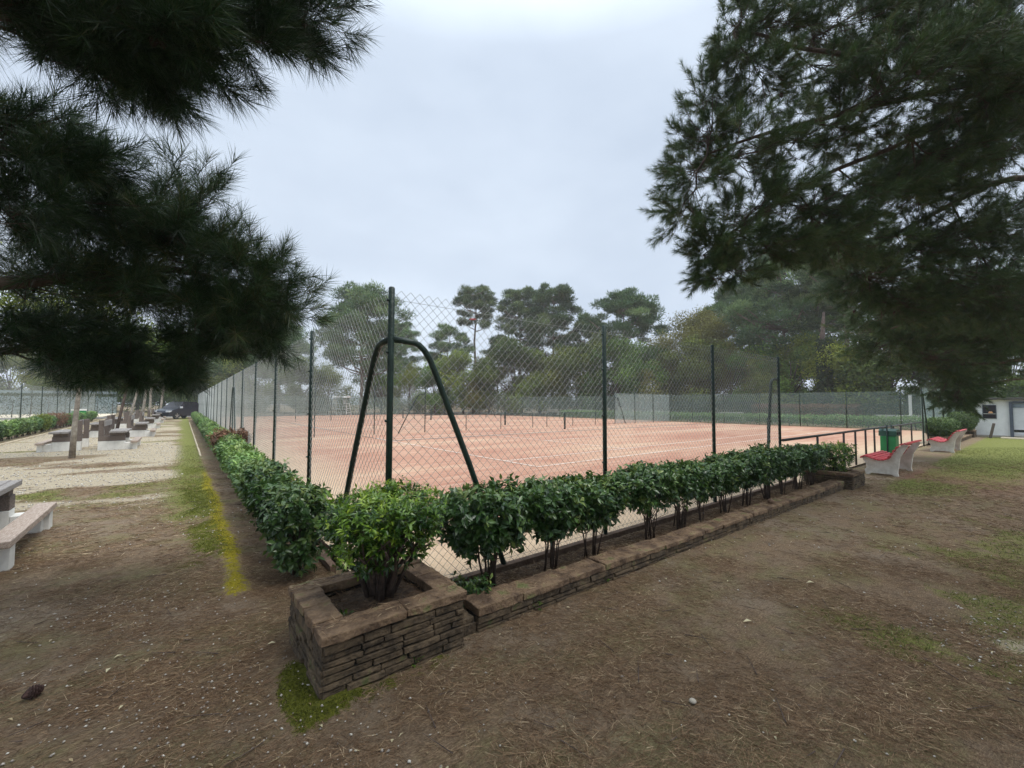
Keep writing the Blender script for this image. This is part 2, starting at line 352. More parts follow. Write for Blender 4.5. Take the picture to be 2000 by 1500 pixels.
def tex(scale, detail=6, rough=.65, vec=None, stretch=None):
    t = N.new('ShaderNodeTexNoise'); t.inputs['Scale'].default_value = scale; t.inputs['Detail'].default_value = detail; t.inputs['Roughness'].default_value = rough
    mpp = N.new('ShaderNodeMapping')
    if stretch: mpp.inputs['Scale'].default_value = stretch
    L.new(TC.outputs['Object'], mpp.inputs[0]); L.new(mpp.outputs[0], t.inputs['Vector']); return t.outputs['Fac']
def ramp(fac, stops):
    r = N.new('ShaderNodeValToRGB'); L.new(fac, r.inputs[0]); ee = r.color_ramp.elements
    for i, (p, c) in enumerate(stops):
        el = ee[i] if i < 2 else ee.new(p)
        el.position = p; el.color = (*c, 1)
    return r.outputs[0]
def mixc(f, a, c):
    m_ = N.new('ShaderNodeMixRGB'); L.new(f, m_.inputs[0]); L.new(a, m_.inputs[1]); L.new(c, m_.inputs[2]); return m_.outputs[0]
def mth(op, a, c, cl=False):
    m_ = N.new('ShaderNodeMath'); m_.operation = op; m_.use_clamp = cl
    for i, q in enumerate((a, c)):
        if isinstance(q, (int, float)): m_.inputs[i].default_value = q
        else: L.new(q, m_.inputs[i])
    return m_.outputs[0]
TC = N.new('ShaderNodeTexCoord')
def attr(nm):
    a = N.new('ShaderNodeAttribute'); a.attribute_name = nm; return a.outputs['Fac']
fine = tex(70, 6, .75); fib = tex(34, 5, .8, stretch=(1, 3.2, 1)); mid = tex(5, 5)
base = ramp(fib, [(.3, (.08, .053, .033)), (.72, (.5, .365, .23)), (.5, (.23, .158, .098))])
base = mixc(mth('MULTIPLY', ramp(mid, [(.4, (0, 0, 0)), (.62, (1, 1, 1))]), .45), base, ramp(fine, [(.35, (.085, .062, .045)), (.7, (.26, .2, .15))]))
palec = ramp(fine, [(.3, (.28, .225, .15)), (.7, (.62, .54, .41)), (.5, (.44, .37, .265))])
grassc = ramp(fib, [(.3, (.08, .088, .024)), (.7, (.33, .32, .11)), (.5, (.185, .2, .05))])
mossc = ramp(fine, [(.3, (.13, .11, .012)), (.7, (.5, .4, .02)), (.5, (.3, .25, .014))])
moss2c = ramp(fine, [(.3, (.05, .052, .012)), (.7, (.22, .22, .03)), (.5, (.12, .13, .018))])
redc = ramp(fine, [(.3, (.13, .07, .045)), (.7, (.32, .2, .14))])
br = mth('MULTIPLY_ADD', mth('SUBTRACT', fine, .5), 1.4)
def edge(nm, k=1.6):
    a = mth('ADD', attr(nm), mth('MULTIPLY', mth('SUBTRACT', tex(16, 6, .75), .5), k))
    a = mth('MULTIPLY', mth('SUBTRACT', a, .32), 2.8, True)
    return mth('MULTIPLY', a, mth('MULTIPLY', attr(nm), 4.0, True), True)
big = tex(.55, 5, .7); base = mixc(mth('MULTIPLY', ramp(big, [(.5, (0, 0, 0)), (.62, (1, 1, 1))]), .7), base, ramp(fine, [(.3, (.15, .113, .08)), (.7, (.4, .32, .235))]))
big2 = tex(1.3, 5, .7, stretch=(.8, 1.4, 2)); base = mixc(mth('MULTIPLY', ramp(big2, [(.47, (0, 0, 0)), (.62, (1, 1, 1))]), .65), base, ramp(fib, [(.3, (.1, .09, .035)), (.7, (.3, .27, .13))]))
c = mixc(edge('red'), base, redc); c = mixc(edge('grass'), c, grassc); c = mixc(edge('pale'), c, palec)
c = mixc(edge('moss', 2.6), c, mossc); c = mixc(edge('moss2', 2.8), c, moss2c)
L.new(c, b.inputs['Base Color']); b.inputs['Roughness'].default_value = .95; b.inputs['Specular IOR Level'].default_value = .2
bp = N.new('ShaderNodeBump'); bp.inputs['Strength'].default_value = .9; bp.inputs['Distance'].default_value = .02
L.new(mth('ADD', fine, mth('MULTIPLY', fib, .8)), bp.inputs['Height']); L.new(bp.outputs[0], b.inputs['Normal'])
go = kind(mesh_np('ground', np.stack([X, Y, Z], -1).reshape(-1, 3), faces, M['ground'], smooth=True), 'structure')
for k in ('pale', 'grass', 'moss', 'moss2', 'red'):
    a = go.data.attributes.new(k, 'FLOAT', 'POINT'); a.data.foreach_set('value', g[k].astype(np.float32).ravel())

# clay courts
M['clay'], nt, N, L, b = nodes('clay')
TC = N.new('ShaderNodeTexCoord')
n1 = tex(.35, 6, .6, stretch=(.35, 1.3, 1)); n2 = tex(3.0, 6, .6, stretch=(.25, 2.2, 1)); n3 = tex(50, 4)
cc = ramp(n1, [(.34, (.35, .16, .11)), (.66, (.51, .35, .24)), (.5, (.42, .225, .155))])
cc = mixc(mth('MULTIPLY', ramp(n2, [(.42, (0, 0, 0)), (.66, (1, 1, 1))]), .35), cc, ramp(n3, [(.3, (.6, .43, .32)), (.7, (.72, .56, .43))]))
sp = N.new('ShaderNodeSeparateXYZ'); L.new(TC.outputs['Object'], sp.inputs[0])
ed = mth('MINIMUM', mth('ADD', sp.outputs[0], mth('MULTIPLY', n1, 1.6)), mth('ADD', sp.outputs[1], mth('MULTIPLY', n1, 2.2)))
edm = ramp(mth('MULTIPLY', ed, .2), [(.3, (1, 1, 1)), (.62, (0, 0, 0))])
cc = mixc(mth('MULTIPLY', edm, .75), cc, ramp(n3, [(.3, (.5, .38, .25)), (.7, (.7, .57, .4))]))
L.new(cc, b.inputs['Base Color']); b.inputs['Roughness'].default_value = .95; b.inputs['Specular IOR Level'].default_value = .15
bp = N.new('ShaderNodeBump'); bp.inputs['Strength'].default_value = .25; bp.inputs['Distance'].default_value = .01
L.new(n3, bp.inputs['Height']); L.new(bp.outputs[0], b.inputs['Normal'])
BE = 55.0; AE = 34.5
def sheet(name, x0, x1, y0, y1, z, m, k='structure', shear=0, sheary=0):
    v = [(x0+shear*y0, y0+sheary*x0, z), (x1+shear*0, y0+sheary*x1, z), (x1, y1, z), (x0+shear*y1, y1, z)]
    return kind(mesh_np(name, v, [[0, 1, 2, 3]], m), k)
sheet('clay_court', .0, AE, .0, BE, -.004, M['clay'], shear=LS, sheary=RS)
M['sand'] = mat('sandy_court', (.62, .52, .38), (.74, .66, .52), .8, .95, .2, 50)
sheet('sandy_court', -45, -7.5, 10, 80, .006, M['sand'])
lb = MB()
def seg(x0, x1, y0, y1, z=.004): lb.add([(x0, y0, z), (x1, y0, z), (x1, y1, z), (x0, y1, z)], [(0, 1, 2, 3)])
for k in range(3):
    oy = 4.78+18.0*k
    for yy in (oy, oy+1.37, oy+9.6, oy+10.97): seg(5.87, 29.64, yy-.03, yy+.03)
    for xx in (5.9, 29.6): seg(xx-.03, xx+.03, oy+.035, oy+10.93, .008)
    for xx in (11.3, 24.1): seg(xx-.03, xx+.03, oy+1.42, oy+9.56, .008)
    seg(11.34, 24.06, oy+5.45, oy+5.51)
kind(lb.build('court_markings', M['lines']), 'structure')
mb = MB(); mb.box(-60, -1.2, 55.5, 61, -.1, .012); mb.box(-1.2, 60, 56.5, 61, -.1, .0115)
kind(mb.build('road', mat('asphalt', (.1, .095, .09), (.17, .16, .15), 12, .9)), 'structure')
# planting-bed soil between wall and fence, and along the left fence
def bed(x0, x1, y0, y1, z, sh=0, shy=0, n=(80, 8), name='bed_soil'):
    xs = np.linspace(x0, x1, n[0]); ys = np.linspace(y0, y1, n[1]); X, Y = np.meshgrid(xs, ys, indexing='ij')
    Z = z+.03*(fbm(X, Y, 3, 4)-.5); Z[:, 0] -= .08*(shy == 0); X2 = X+sh*Y; Y2 = Y+shy*X
    idx = np.arange(X.size).reshape(X.shape); f = np.stack([idx[:-1, :-1], idx[1:, :-1], idx[1:, 1:], idx[:-1, 1:]], -1).reshape(-1, 4)
    return kind(mesh_np(name, np.stack([X2, Y2, Z], -1).reshape(-1, 3), f, M['soil'], smooth=True), 'structure')
bed(.28, 9.2, -.66, -.075, .035, 0, RS, (160, 14))

# ------------------------------------------------------------------ chain-link fence
FS, FH = 2.656, 2.543
_pan = {}
def link_panel(length, h, parent, loc, rz, cell=.083, r=.0017):
    """diamond wires between two posts; the top edge ends in open diamond tips"""
    key = (round(length, 2), round(h, 2), cell, r)
    if key not in _pan:
        nh = int(round(length/cell)); cw = length/nh; nv = int(round(h/cell)); ch = h/nv
        A, B = [], []
        for i in range(-nv, nh+1):               # rising wires
            x0, z0, x1, z1 = i*cw, 0, (i+nv)*cw, h
            if x0 < 0: z0 = -i*ch; x0 = 0
            if x1 > length: z1 = h-(i+nv-nh)*ch; x1 = length
            if x1-x0 > .01:
                A.append((x0, .002, z0+.03)); B.append((x1, .002, z1+.03)); A.append((length-x0, -.002, z0+.03)); B.append((length-x1, -.002, z1+.03))
        v, f = rods(A, B, r, r, 4)
        o = mesh_np('mesh_panel', v, f, M['wire'], parent, loc=loc); o.rotation_euler = (0, 0, rz); _pan[key] = o.data; return o
    o = bpy.data.objects.new('mesh_panel', _pan[key]); o.location = loc; o.rotation_euler = (0, 0, rz); return link(o, parent)
_post = {}
def post(parent, loc, h, r=.028, m=None, name='post'):
    key = (round(h, 2), r, name, (m or M['green']).name)
    if key not in _post:
        q = MB(); q.tube([(0, 0, -.1), (0, 0, h-.01), (0, 0, h)], [r, r, r*.7], 12)
        if name == 'post' and h > 1.6:
            for z in (.35, .9, 1.45, 2.0, h-.12): q.box(-r-.012, -r+.004, -.012, .012, z, z+.02)
        o = q.build(name, m or M['green'], parent, loc, smooth=True); _post[key] = o.data; return o
    o = bpy.data.objects.new(name, _post[key]); o.location = loc; return link(o, parent)
def brace(parent, foot, top, bend, hz=2.12, r=.0265):
    """bent tube stay: rises from the foot, bends over and meets the post"""
    f, t = Vector((foot[0], foot[1], 0)), Vector((top[0], top[1], hz)); bnd = Vector((bend[0], bend[1], hz-.02))
    pts = [f+Vector((0, 0, -.08)), f+(bnd-f)*.5, f+(bnd-f)*.9]
    for k in (.25, .5, .75):
        p = (f+(bnd-f)*.9)*(1-k)**2+bnd*2*k*(1-k)+(bnd+(t-bnd)*.35)*k*k; pts.append(p)
    pts += [bnd+(t-bnd)*.35, t]
    q = MB(); q.tube(pts, r, 10); return q.build('brace', M['green'], parent, smooth=True)
def run(parent, p0, p1, n, h=FH, net=None, first=True, last=True, wires=True, r=.0255, cell=.083, wr=.0017):
    p0, p1 = Vector((*p0, 0)), Vector((*p1, 0)); d = p1-p0; ang = math.atan2(d.y, d.x); st = d.length/n
    for i in range(n+1):
        if (i == 0 and not first) or (i == n and not last): continue
        o = post(parent, p0+d*(i/n), h, r)
    for i in range(n):
        if wires: link_panel(st, h-.05, parent, p0+d*(i/n), ang, cell, wr)
        if net:
            q = MB(); dd = d.normalized(); nn = Vector((-dd.y, dd.x, 0))*.045; a = p0+d*(i/n)+nn; b_ = p0+d*((i+1)/n)+nn
            a2, b2 = a+dd*.035, b_-dd*.035
            q.add([(a2.x, a2.y, .05), (b2.x, b2.y, .05), (b2.x, b2.y, h-.08), (a2.x, a2.y, h-.08)], [(0, 1, 2, 3)]); q.build('netting', net, parent)
fa = empty('chain_link_fence', (0, 0, 0), 'tall green chain-link fence in front, with a bent tube brace at its near corner', 'fence')
NL = 20
run(fa, (0, 0), (3*FS, RS*3*FS*.3), 3)
run(fa, (0, 0), (LS*NL*FS, NL*FS), NL, first=False)
brace(fa, (0, 1.42), (0, 0), (0, .3)); brace(fa, (1.22, 0), (0, 0), (.3, 0))
brace(fa, (3*FS-.62, 0), (3*FS, 0), (3*FS-.3, 0), 2.1)
for k in (5, 12):
    for s in (-1.15, 1.15): brace(fa, (LS*(k*FS+s), k*FS+s), (LS*k*FS, k*FS), (LS*k*FS, k*FS+s*.25))
q = MB()
for z in (.12, 1.3, FH-.1): q.tube([(0, 0, z), (3*FS, RS*3*FS*.3, z)], .0018, 4); q.tube([(0, 0, z), (LS*NL*FS, NL*FS, z)], .0018, 4)
q.build('tension_wire', M['wire'], fa)
q = MB(); q.tube([(0.75, 0, FH-.17), (.78, 0, FH-.165), (.82, 0, FH-.16)], [.005, .009, .005], 6); q.build('wire_tensioner', M['red'], fa)

def railing(name, pts, h, label, n_extra=()):
    e_ = empty(name, (*pts[0], 0), label, 'railing'); o = Vector((*pts[0], 0))
    for p in pts[1:-1]+list(n_extra):
        post(e_, Vector((*p, 0))-o, h, .024, M['rail'], 'post')
    q = MB(); a, b_ = Vector((*pts[0], h)), Vector((*pts[-1], h)); q.tube([a-o, b_-o], .027, 10); q.build('top_rail', M['rail'], e_, smooth=True)
    return e_
rp = [7.97, 9.95, 11.88, 12.9, 13.9, 14.85, 16.2, 17.3, 18.4, 20.2, 22.1]
railing('railing', [(x, RS*x*.8) for x in rp], .9, 'low dark tubular railing between the two tall fences, behind the red benches')
fb = empty('chain_link_fence', (0, 0, 0), 'far green fence with pale netting, running from the railing round the back of the court', 'fence')
run(fb, (22.1, -.27), (AE+.3, -.42), 5, net=M['screenpale'], wires=False)
run(fb, (AE+.3, -.42), (AE+.3, BE), 20, net=M['screen'], first=False, wires=False)
run(fb, (AE+.3, BE), (LS*BE+1, BE+.3), 13, net=M['screen'], first=False, wires=False)
brace(fb, (23.1, -.3), (22.1, -.27), (22.3, -.27))
for k, nm in ((0, 'first'), (1, 'second')):
    yb = 18.2+18.0*k
    t = ['divider fence between the first two courts, tall ends with a low rail between', 'divider fence between the second and third clay courts, small in the distance'][k]
    f_ = empty('divider_fence', (0, 0, 0), 'green '+t, 'fence')
    run(f_, (1.0, yb), (9.6, yb), 3, cell=.12, wr=.0017); run(f_, (26.4, yb), (AE, yb), 3, cell=.12, wr=.0017, net=M['screenpale'] if k == 0 else None)
    brace(f_, (8.0, yb), (9.6, yb), (9.2, yb)); brace(f_, (27.8, yb), (26.4, yb), (26.8, yb))
    q = MB(); q.tube([(9.6, yb, .95), (17.6, yb, .95)], .022, 8); q.tube([(18.9, yb, .95), (26.4, yb, .95)], .022, 8); q.build('low_rail', M['green'], f_)
    for xx in (12.3, 14.9, 17.6, 18.9, 21.5, 24): post(f_, (xx, yb, 0), .95, .022)
gN = 'net posts on the clay courts'
for i, (x_, y_, lab) in enumerate([(18.1, 3.9, 'stout green net post on the clay nearest the low railing'), (18.1, 15.7, 'dark green net post at the far side of the nearest clay court'),
        (18.1, 21.9, 'net post just beyond the first divider fence'), (18.1, 33.6, 'small distant net post before the second divider fence'), (18.1, 40, 'farthest net post, on the third clay court')]):
    e_ = empty('net_post', (x_, y_, 0), lab, 'net post', group=gN)
    q = MB(); q.tube([(0, 0, -.1), (0, 0, 1.02), (0, 0, 1.05)], [.06, .06, .045], 12); q.build('post', M['green'], e_, smooth=True)
    q = MB(); q.box(-.09, -.055, -.03, .03, .55, .7); q.tube([(-.12, 0, .62), (-.12, -.12, .62)], .012, 6); q.build('winder', M['rail'], e_)

# ------------------------------------------------------------------ stone planters and low wall
def stone_face(q, x0, x1, y, z0, z1, ax, out, rng):
    """courses of thin rough stones on one face"""
    z = z0
    while z < z1-.012:
        hh = min(rng.uniform(.032, .043), z1-z)
        if z1-z-hh < .02: hh = z1-z
        x = x0
        while x < x1-1e-3:
            ln = min(rng.uniform(.12, .3), x1-x)
            if x1-x-ln < .05: ln = x1-x
            p = rng.uniform(.0, .016); g_ = .0042
            lo, hi = (y-.03, y+p) if out > 0 else (y-p, y+.03)
            if ax == 'x': q.box(x+g_, x+ln-g_, lo, hi, z+g_, z+hh-g_, .003)
            else: q.box(lo, hi, x+g_, x+ln-g_, z+g_, z+hh-g_, .003)
            x += ln
        z += hh
def rough(o, amt=.005):
    """split the long edges and push the points about so no stone edge is dead straight"""
    import bmesh
    bm = bmesh.new(); bm.from_mesh(o.data)
    for _ in range(3):
        es = [e_ for e_ in bm.edges if e_.calc_length() > .06]
        if es: bmesh.ops.subdivide_edges(bm, edges=es, cuts=1, use_grid_fill=True)
    bmesh.ops.triangulate(bm, faces=bm.faces[:])
    co = np.array([v.co[:] for v in bm.verts])
    for v, p in zip(bm.verts, co):
        n_ = math.sin(p[0]*91+p[2]*57)+math.sin(p[1]*83+p[0]*37)+math.sin(p[2]*120+p[1]*61)+math.sin(p[0]*23+p[1]*29); v.co += v.normal*(n_*amt*.45)
    bm.to_mesh(o.data); bm.free(); return o
def planter(loc, rz, wx, wy, h, label, seed, group='stone planters', tilt=None):
    e_ = empty('stone_planter', loc, label, 'planter', rz, group); rng = random.Random(seed)
    q = MB(); T = .15
    for a in ((.012, wx-.012, .012, T), (.012, wx-.012, wy-T, wy-.012), (.012, T, T, wy-T), (wx-T, wx-.012, T, wy-T)): q.box(*a, -.06, h-.062)
    q.build('wall_core', M['mortar'], e_)
    q = MB()
    stone_face(q, 0, wx, 0, -.05, h-.06, 'x', -1, rng); stone_face(q, 0, wx, wy, -.05, h-.06, 'x', 1, rng)
    stone_face(q, 0, wy, 0, -.05, h-.06, 'y', -1, rng); stone_face(q, 0, wy, wx, -.05, h-.06, 'y', 1, rng)
    rough(q.build('stone_facing', M['stone'], e_, bevel=.004), .0024)
    q = MB(); O = .02; C = .14
    def slabs(x0, x1, y0, y1, ax, n):
        lo, hi = (x0, x1) if ax == 'x' else (y0, y1); cuts = [lo+(hi-lo)*(i/n+(0 if i in (0, n) else rng.uniform(-.06, .06))) for i in range(n+1)]
        for i in range(n):
            dz = rng.uniform(-.006, .006); g_ = .003; s_ = rng.uniform(-.006, .006)
            if ax == 'x': q.box(cuts[i]+g_, cuts[i+1]-g_, y0+s_, y1+s_, h-.055+abs(dz), h+dz, .004)
            else: q.box(x0+s_, x1+s_, cuts[i]+g_, cuts[i+1]-g_, h-.06+abs(dz), h+dz, .003)
    slabs(-O, wx+O, -O, C, 'x', 2); slabs(-O, wx+O, wy-C, wy+O, 'x', 2)
    slabs(-O, C, C+.006, wy-C-.006, 'y', 2); slabs(wx-C, wx+O, C+.006, wy-C-.006, 'y', 2)
    rough(q.build('coping', M['coping'], e_, bevel=.006))
    n = 24; xs = np.linspace(T-.01, wx-T+.01, n); ys = np.linspace(T-.01, wy-T+.01, n); X, Y = np.meshgrid(xs, ys, indexing='ij')
    Z = h-.085+.04*(fbm(X+seed, Y, 6, 2)-.5)+.03*np.exp(-((X-wx/2)**2+(Y-wy/2)**2)*20)
    idx = np.arange(n*n).reshape(n, n); f = np.stack([idx[:-1, :-1], idx[1:, :-1], idx[1:, 1:], idx[:-1, 1:]], -1).reshape(-1, 4)
    mesh_np('soil', np.stack([X, Y, Z], -1).reshape(-1, 3), f, M['soil'], e_, smooth=True)
    return e_
planter((-.69, -.82, 0), 0, .88, .78, .36, 'mossy stone planter with brown coping in the foreground at the fence corner', 1)
planter((8.62, -1.0, 0), -.01, .82, .8, .3, 'stone planter at the far end of the low wall, beside the nearest red bench', 2)
planter((22.9, -1.1, 0), -.01, .9, .75, .32, 'stone planter mostly hidden behind the farther red bench', 3)
planter((29.3, -1.15, 0), -.01, .95, .8, .34, 'stone planter near the white building wall', 4)
def low_wall(loc, rz, ln, h, wd, label, seed):
    e_ = empty('low_wall', loc, label, 'wall', rz); rng = random.Random(seed); q = MB()
    q.box(.13, ln-.01, .014, wd-.014, -.06, h-.052); q.build('wall_core', M['mortar'], e_)
    q = MB(); stone_face(q, .12, ln, 0, -.06, h-.05, 'x', -1, rng); stone_face(q, .12, ln, wd, -.02, h-.05, 'x', 1, rng)
    q.box(.0, .115, .01, .14, -.05, h-.09, .006); q.box(.0, .11, .02, .15, -.05, h-.05, .004)
    rough(q.build('stone_facing', M['stone'], e_, bevel=.004), .0024)
    q = MB(); x = .12; k = 0
    while x < ln-.01:
        l_ = min(rng.uniform(.36, .52), ln-x)
        if ln-x-l_ < .15: l_ = ln-x
        dz = rng.uniform(-.007, .007)+(.012 if k == 0 else 0); dy = rng.uniform(-.008, .008)
        q.box(x+.003, x+l_-.003, -.02+dy, wd+.015+dy, h-.05, h+dz, .003); x += l_; k += 1
    rough(q.build('coping', M['coping'], e_, bevel=.006)); return e_
low_wall((.235, -.735, 0), -.016, 8.38, .155, .185, 'long low stone wall with brown coping slabs running right beneath the dark hedge', 5)
low_wall((23.85, -1.02, 0), -.01, 5.4, .17, .2, 'short low stone wall between the two round clipped bushes near the white building', 6)
tag(MB().box(.02, 8.6, -.045, .03, -.05, .075, .004).build('kerb', M['kerb'], bevel=.006), 'narrow brown kerb at the foot of the right-hand fence, behind the dark hedge', 'kerb').rotation_euler = (0, 0, -.006)
q = MB(); q.box(-.03, .03, 1.0, 53, -.03, .055, .004); o = q.build('kerb', M['kerb'], bevel=.006, loc=(-.13, 0, 0)); o.rotation_euler = (0, 0, -LS)
tag(o, 'narrow kerb at the foot of the left-hand fence, behind the long green hedge', 'kerb')
q = MB()
for i in range(34): q.box(-.02, .02, 12.4+i*.8+.01, 13.19+i*.8, -.03, .03+.006*(i % 3), .004)
o = q.build('edging', M['palekerb'], bevel=.005, loc=(-.84, 0, 0)); o.rotation_euler = (0, 0, -LS)
tag(o, 'pale concrete path edging along the left side of the long hedge', 'edging')
q = MB()
for i in range(50): q.box(-.03, .03, 12+i+.01, 12.99+i, -.03, .06, .004)
tag(q.build('edging', M['palekerb'], bevel=.005, loc=(-6.3, 0, 0)), 'pale kerb along the hedge on the far left, past the picnic tables', 'edging')

# ------------------------------------------------------------------ shrubs
def shrub_mesh(seed, wx, wy, z0, z1, nsh, per, LL, LW, mname, parent, skirt=0.0, round_=.25, up_=.35, bright_top=True, fold=.22, name='foliage'):
    """shoots on the shell and inside of a rounded box, each with a whorl of leaves"""
    r = np.random.default_rng(seed)
    p = r.uniform(-1, 1, (nsh*3, 3)); q4 = (np.abs(p)**3.2).sum(1)**(1/3.2); p = p[(q4 < 1)]; q4 = q4[q4 < 1]
    keep = r.random(len(p)) < sst(q4, .35, .92)*.9+.1; p = p[keep][:nsh]
    low = (p[:, 2]+1)/2; keep = r.random(len(p)) < np.clip(.22+low*1.25+skirt, 0, 1); p = p[keep]; low = low[keep]
    taper = 1-.42*(1-low)**1.4
    c = np.stack([p[:, 0]*wx/2*taper, p[:, 1]*wy/2*taper, z0+(z1-z0)*low], 1)
    c += r.normal(size=c.shape)*.018; lump = fbm(c[:, 0]+seed*3.1, c[:, 1]+c[:, 2], 4, seed); c[:, 2] += (lump-.5)*.13*(low); c[:, :2] *= (1+(lump-.5)*.28)[:, None]
    out = unit(np.stack([p[:, 0], p[:, 1], (p[:, 2]*.9+up_)], 1)+r.normal(size=p.shape)*.35)
    n = len(c); S = np.repeat(np.arange(n), per); a = r.uniform(0, 2*math.pi, n*per)
    o_ = out[S]; h = unit(np.cross(o_, r.normal(size=(n*per, 3)))); k2 = np.cross(o_, h)
    el = r.uniform(.0, 1.15, n*per)[:, None]
    D = unit((h*np.cos(a)[:, None]+k2*np.sin(a)[:, None])*np.cos(el)+o_*np.sin(el)+np.array([0, 0, -.28]))
    P = c[S]+o_*(r.uniform(-.06, .03, (n*per, 1))*(LL/.07))
    Nn = unit(o_+r.normal(size=D.shape)*.3+np.array([0, 0, .4]))
    sc_ = r.uniform(.6, 1.15, n*per)
    v, f = leaves(P, D, Nn, LL*sc_, LW*sc_, fold)
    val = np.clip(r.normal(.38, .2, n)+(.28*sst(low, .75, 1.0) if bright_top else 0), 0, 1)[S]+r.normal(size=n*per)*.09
    return mesh_np(name, v, f, M[mname], parent, rnd=np.repeat(np.clip(val, 0, 1), 4))
def stems(seed, wx, wy, ztop, nst, parent, r0=.012, spread=.6):
    r = random.Random(seed); q = MB()
    for i in range(nst):
        a = r.uniform(0, 6.28); sb = r.uniform(.2, 1)*.09; b0 = (math.cos(a)*sb, math.sin(a)*sb, -.03); rr = r.uniform(.25, 1)*spread
        e_ = (math.cos(a)*wx/2*rr, math.sin(a)*wy/2*rr, ztop*r.uniform(.8, 1)); m1 = (e_[0]*.35+r.uniform(-.03, .03), e_[1]*.35+r.uniform(-.03, .03), ztop*.4)
        m2 = (e_[0]*.7+r.uniform(-.03, .03), e_[1]*.7+r.uniform(-.03, .03), ztop*.7); r1 = r0*r.uniform(.7, 1.2)
        q.tube([b0, m1, m2, e_], [r1, r1*.8, r1*.6, r1*.3], 6)
        for k in range(3):
            t = r.choice([m1, m2]); q.tube([t, (t[0]+r.uniform(-.16, .16), t[1]+r.uniform(-.16, .16), t[2]+r.uniform(.08, .25))], [r1*.45, r1*.2], 5)
    return q.build('stems', M['stem'], parent, smooth=True)
# front planter bush
e_ = empty('round_bush', (-.22, -.42, .27), 'round bright-green bush with pale leaf tips growing in the foreground stone planter', 'bush')
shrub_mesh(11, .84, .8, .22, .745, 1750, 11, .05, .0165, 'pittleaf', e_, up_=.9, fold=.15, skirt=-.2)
stems(11, .86, .82, .5, 28, e_, .02, .95)
e_ = empty('round_bush', (9.05, -.62, .17), 'small round green bush in the stone planter at the far end of the dark hedge', 'bush')
shrub_mesh(12, .75, .7, .1, .66, 560, 9, .06, .022, 'pittleaf', e_, up_=.6); stems(12, .6, .6, .45, 9, e_)
for i, (x_, y_, s, lab) in enumerate([(23.6, -.6, (2.1, 1.2, .95), 'clipped round green bush just behind the farther red bench'), (29.6, -.65, (2.3, 1.5, 1.15), 'larger clipped round green bush against the white building')]):
    e_ = empty('clipped_bush', (x_, y_, .1), lab, 'bush', group='clipped round bushes')
    shrub_mesh(20+i, s[0], s[1], .15, s[2], 2600, 6, .06, .03, 'boxleaf', e_, skirt=.6, up_=.1); stems(20+i, 1, .8, .5, 8, e_, .02)
# right row: dark hedge shrubs
RR = [(.74, .98), (1.47, .95), (2.03, .93), (2.98, .96), (3.66, .93), (4.2, .9), (4.85, .95), (5.57, .92), (6.28, .93), (6.96, .9), (7.6, .92), (8.25, .86)]
RL = ['dark leafy shrub nearest the foreground planter, first in the row on the low wall', 'second dark shrub from the foreground planter, with bare upright stems below', 'third dark shrub in the wall-top row, left of the first fence post along it',
      'fourth dark shrub in the row, right of a fence post, its stems fanning out', 'fifth shrub of the dark row, midway along the low wall', 'sixth shrub of the dark row, with a thin single stem', 'seventh shrub of the dark row, leafy down to the soil',
      'eighth shrub of the dark row, with an open base', 'ninth shrub of the dark row, below the third tall fence post', 'tenth shrub of the dark row, counted from the planter', 'next-to-last shrub of the dark row before the far planter', 'last shrub of the dark row, beside the far stone planter']
base = []
for i, (x_, h_) in enumerate(RR):
    loc = (x_, -.33+RS*x_, .03)
    if i < 6:
        e_ = empty('hedge_shrub', loc, RL[i], 'shrub', group='dark hedge shrubs along the low wall')
        wx = .98 if i in (0, 3) else .8
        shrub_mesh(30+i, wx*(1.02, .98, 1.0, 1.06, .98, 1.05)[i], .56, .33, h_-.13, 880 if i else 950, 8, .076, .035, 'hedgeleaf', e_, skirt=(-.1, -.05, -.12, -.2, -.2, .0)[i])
        stems(30+i, .6, .45, .6, (9, 8, 7, 9, 10, 5)[i], e_, .0095, 1.0); base.append(e_)
    else:
        dup(base[(i*5+2) % 6], loc, random.choice([.2, 3.3, -.3]), RL[i], (1, 1, h_/.94))
e_ = empty('young_sprout', (.5, -.42, .04), 'low leafy sprout at the foot of the first dark shrub by the planter', 'plant')
shrub_mesh(60, .34, .3, .0, .2, 70, 7, .06, .028, 'hedgeleaf', e_, skirt=.8)
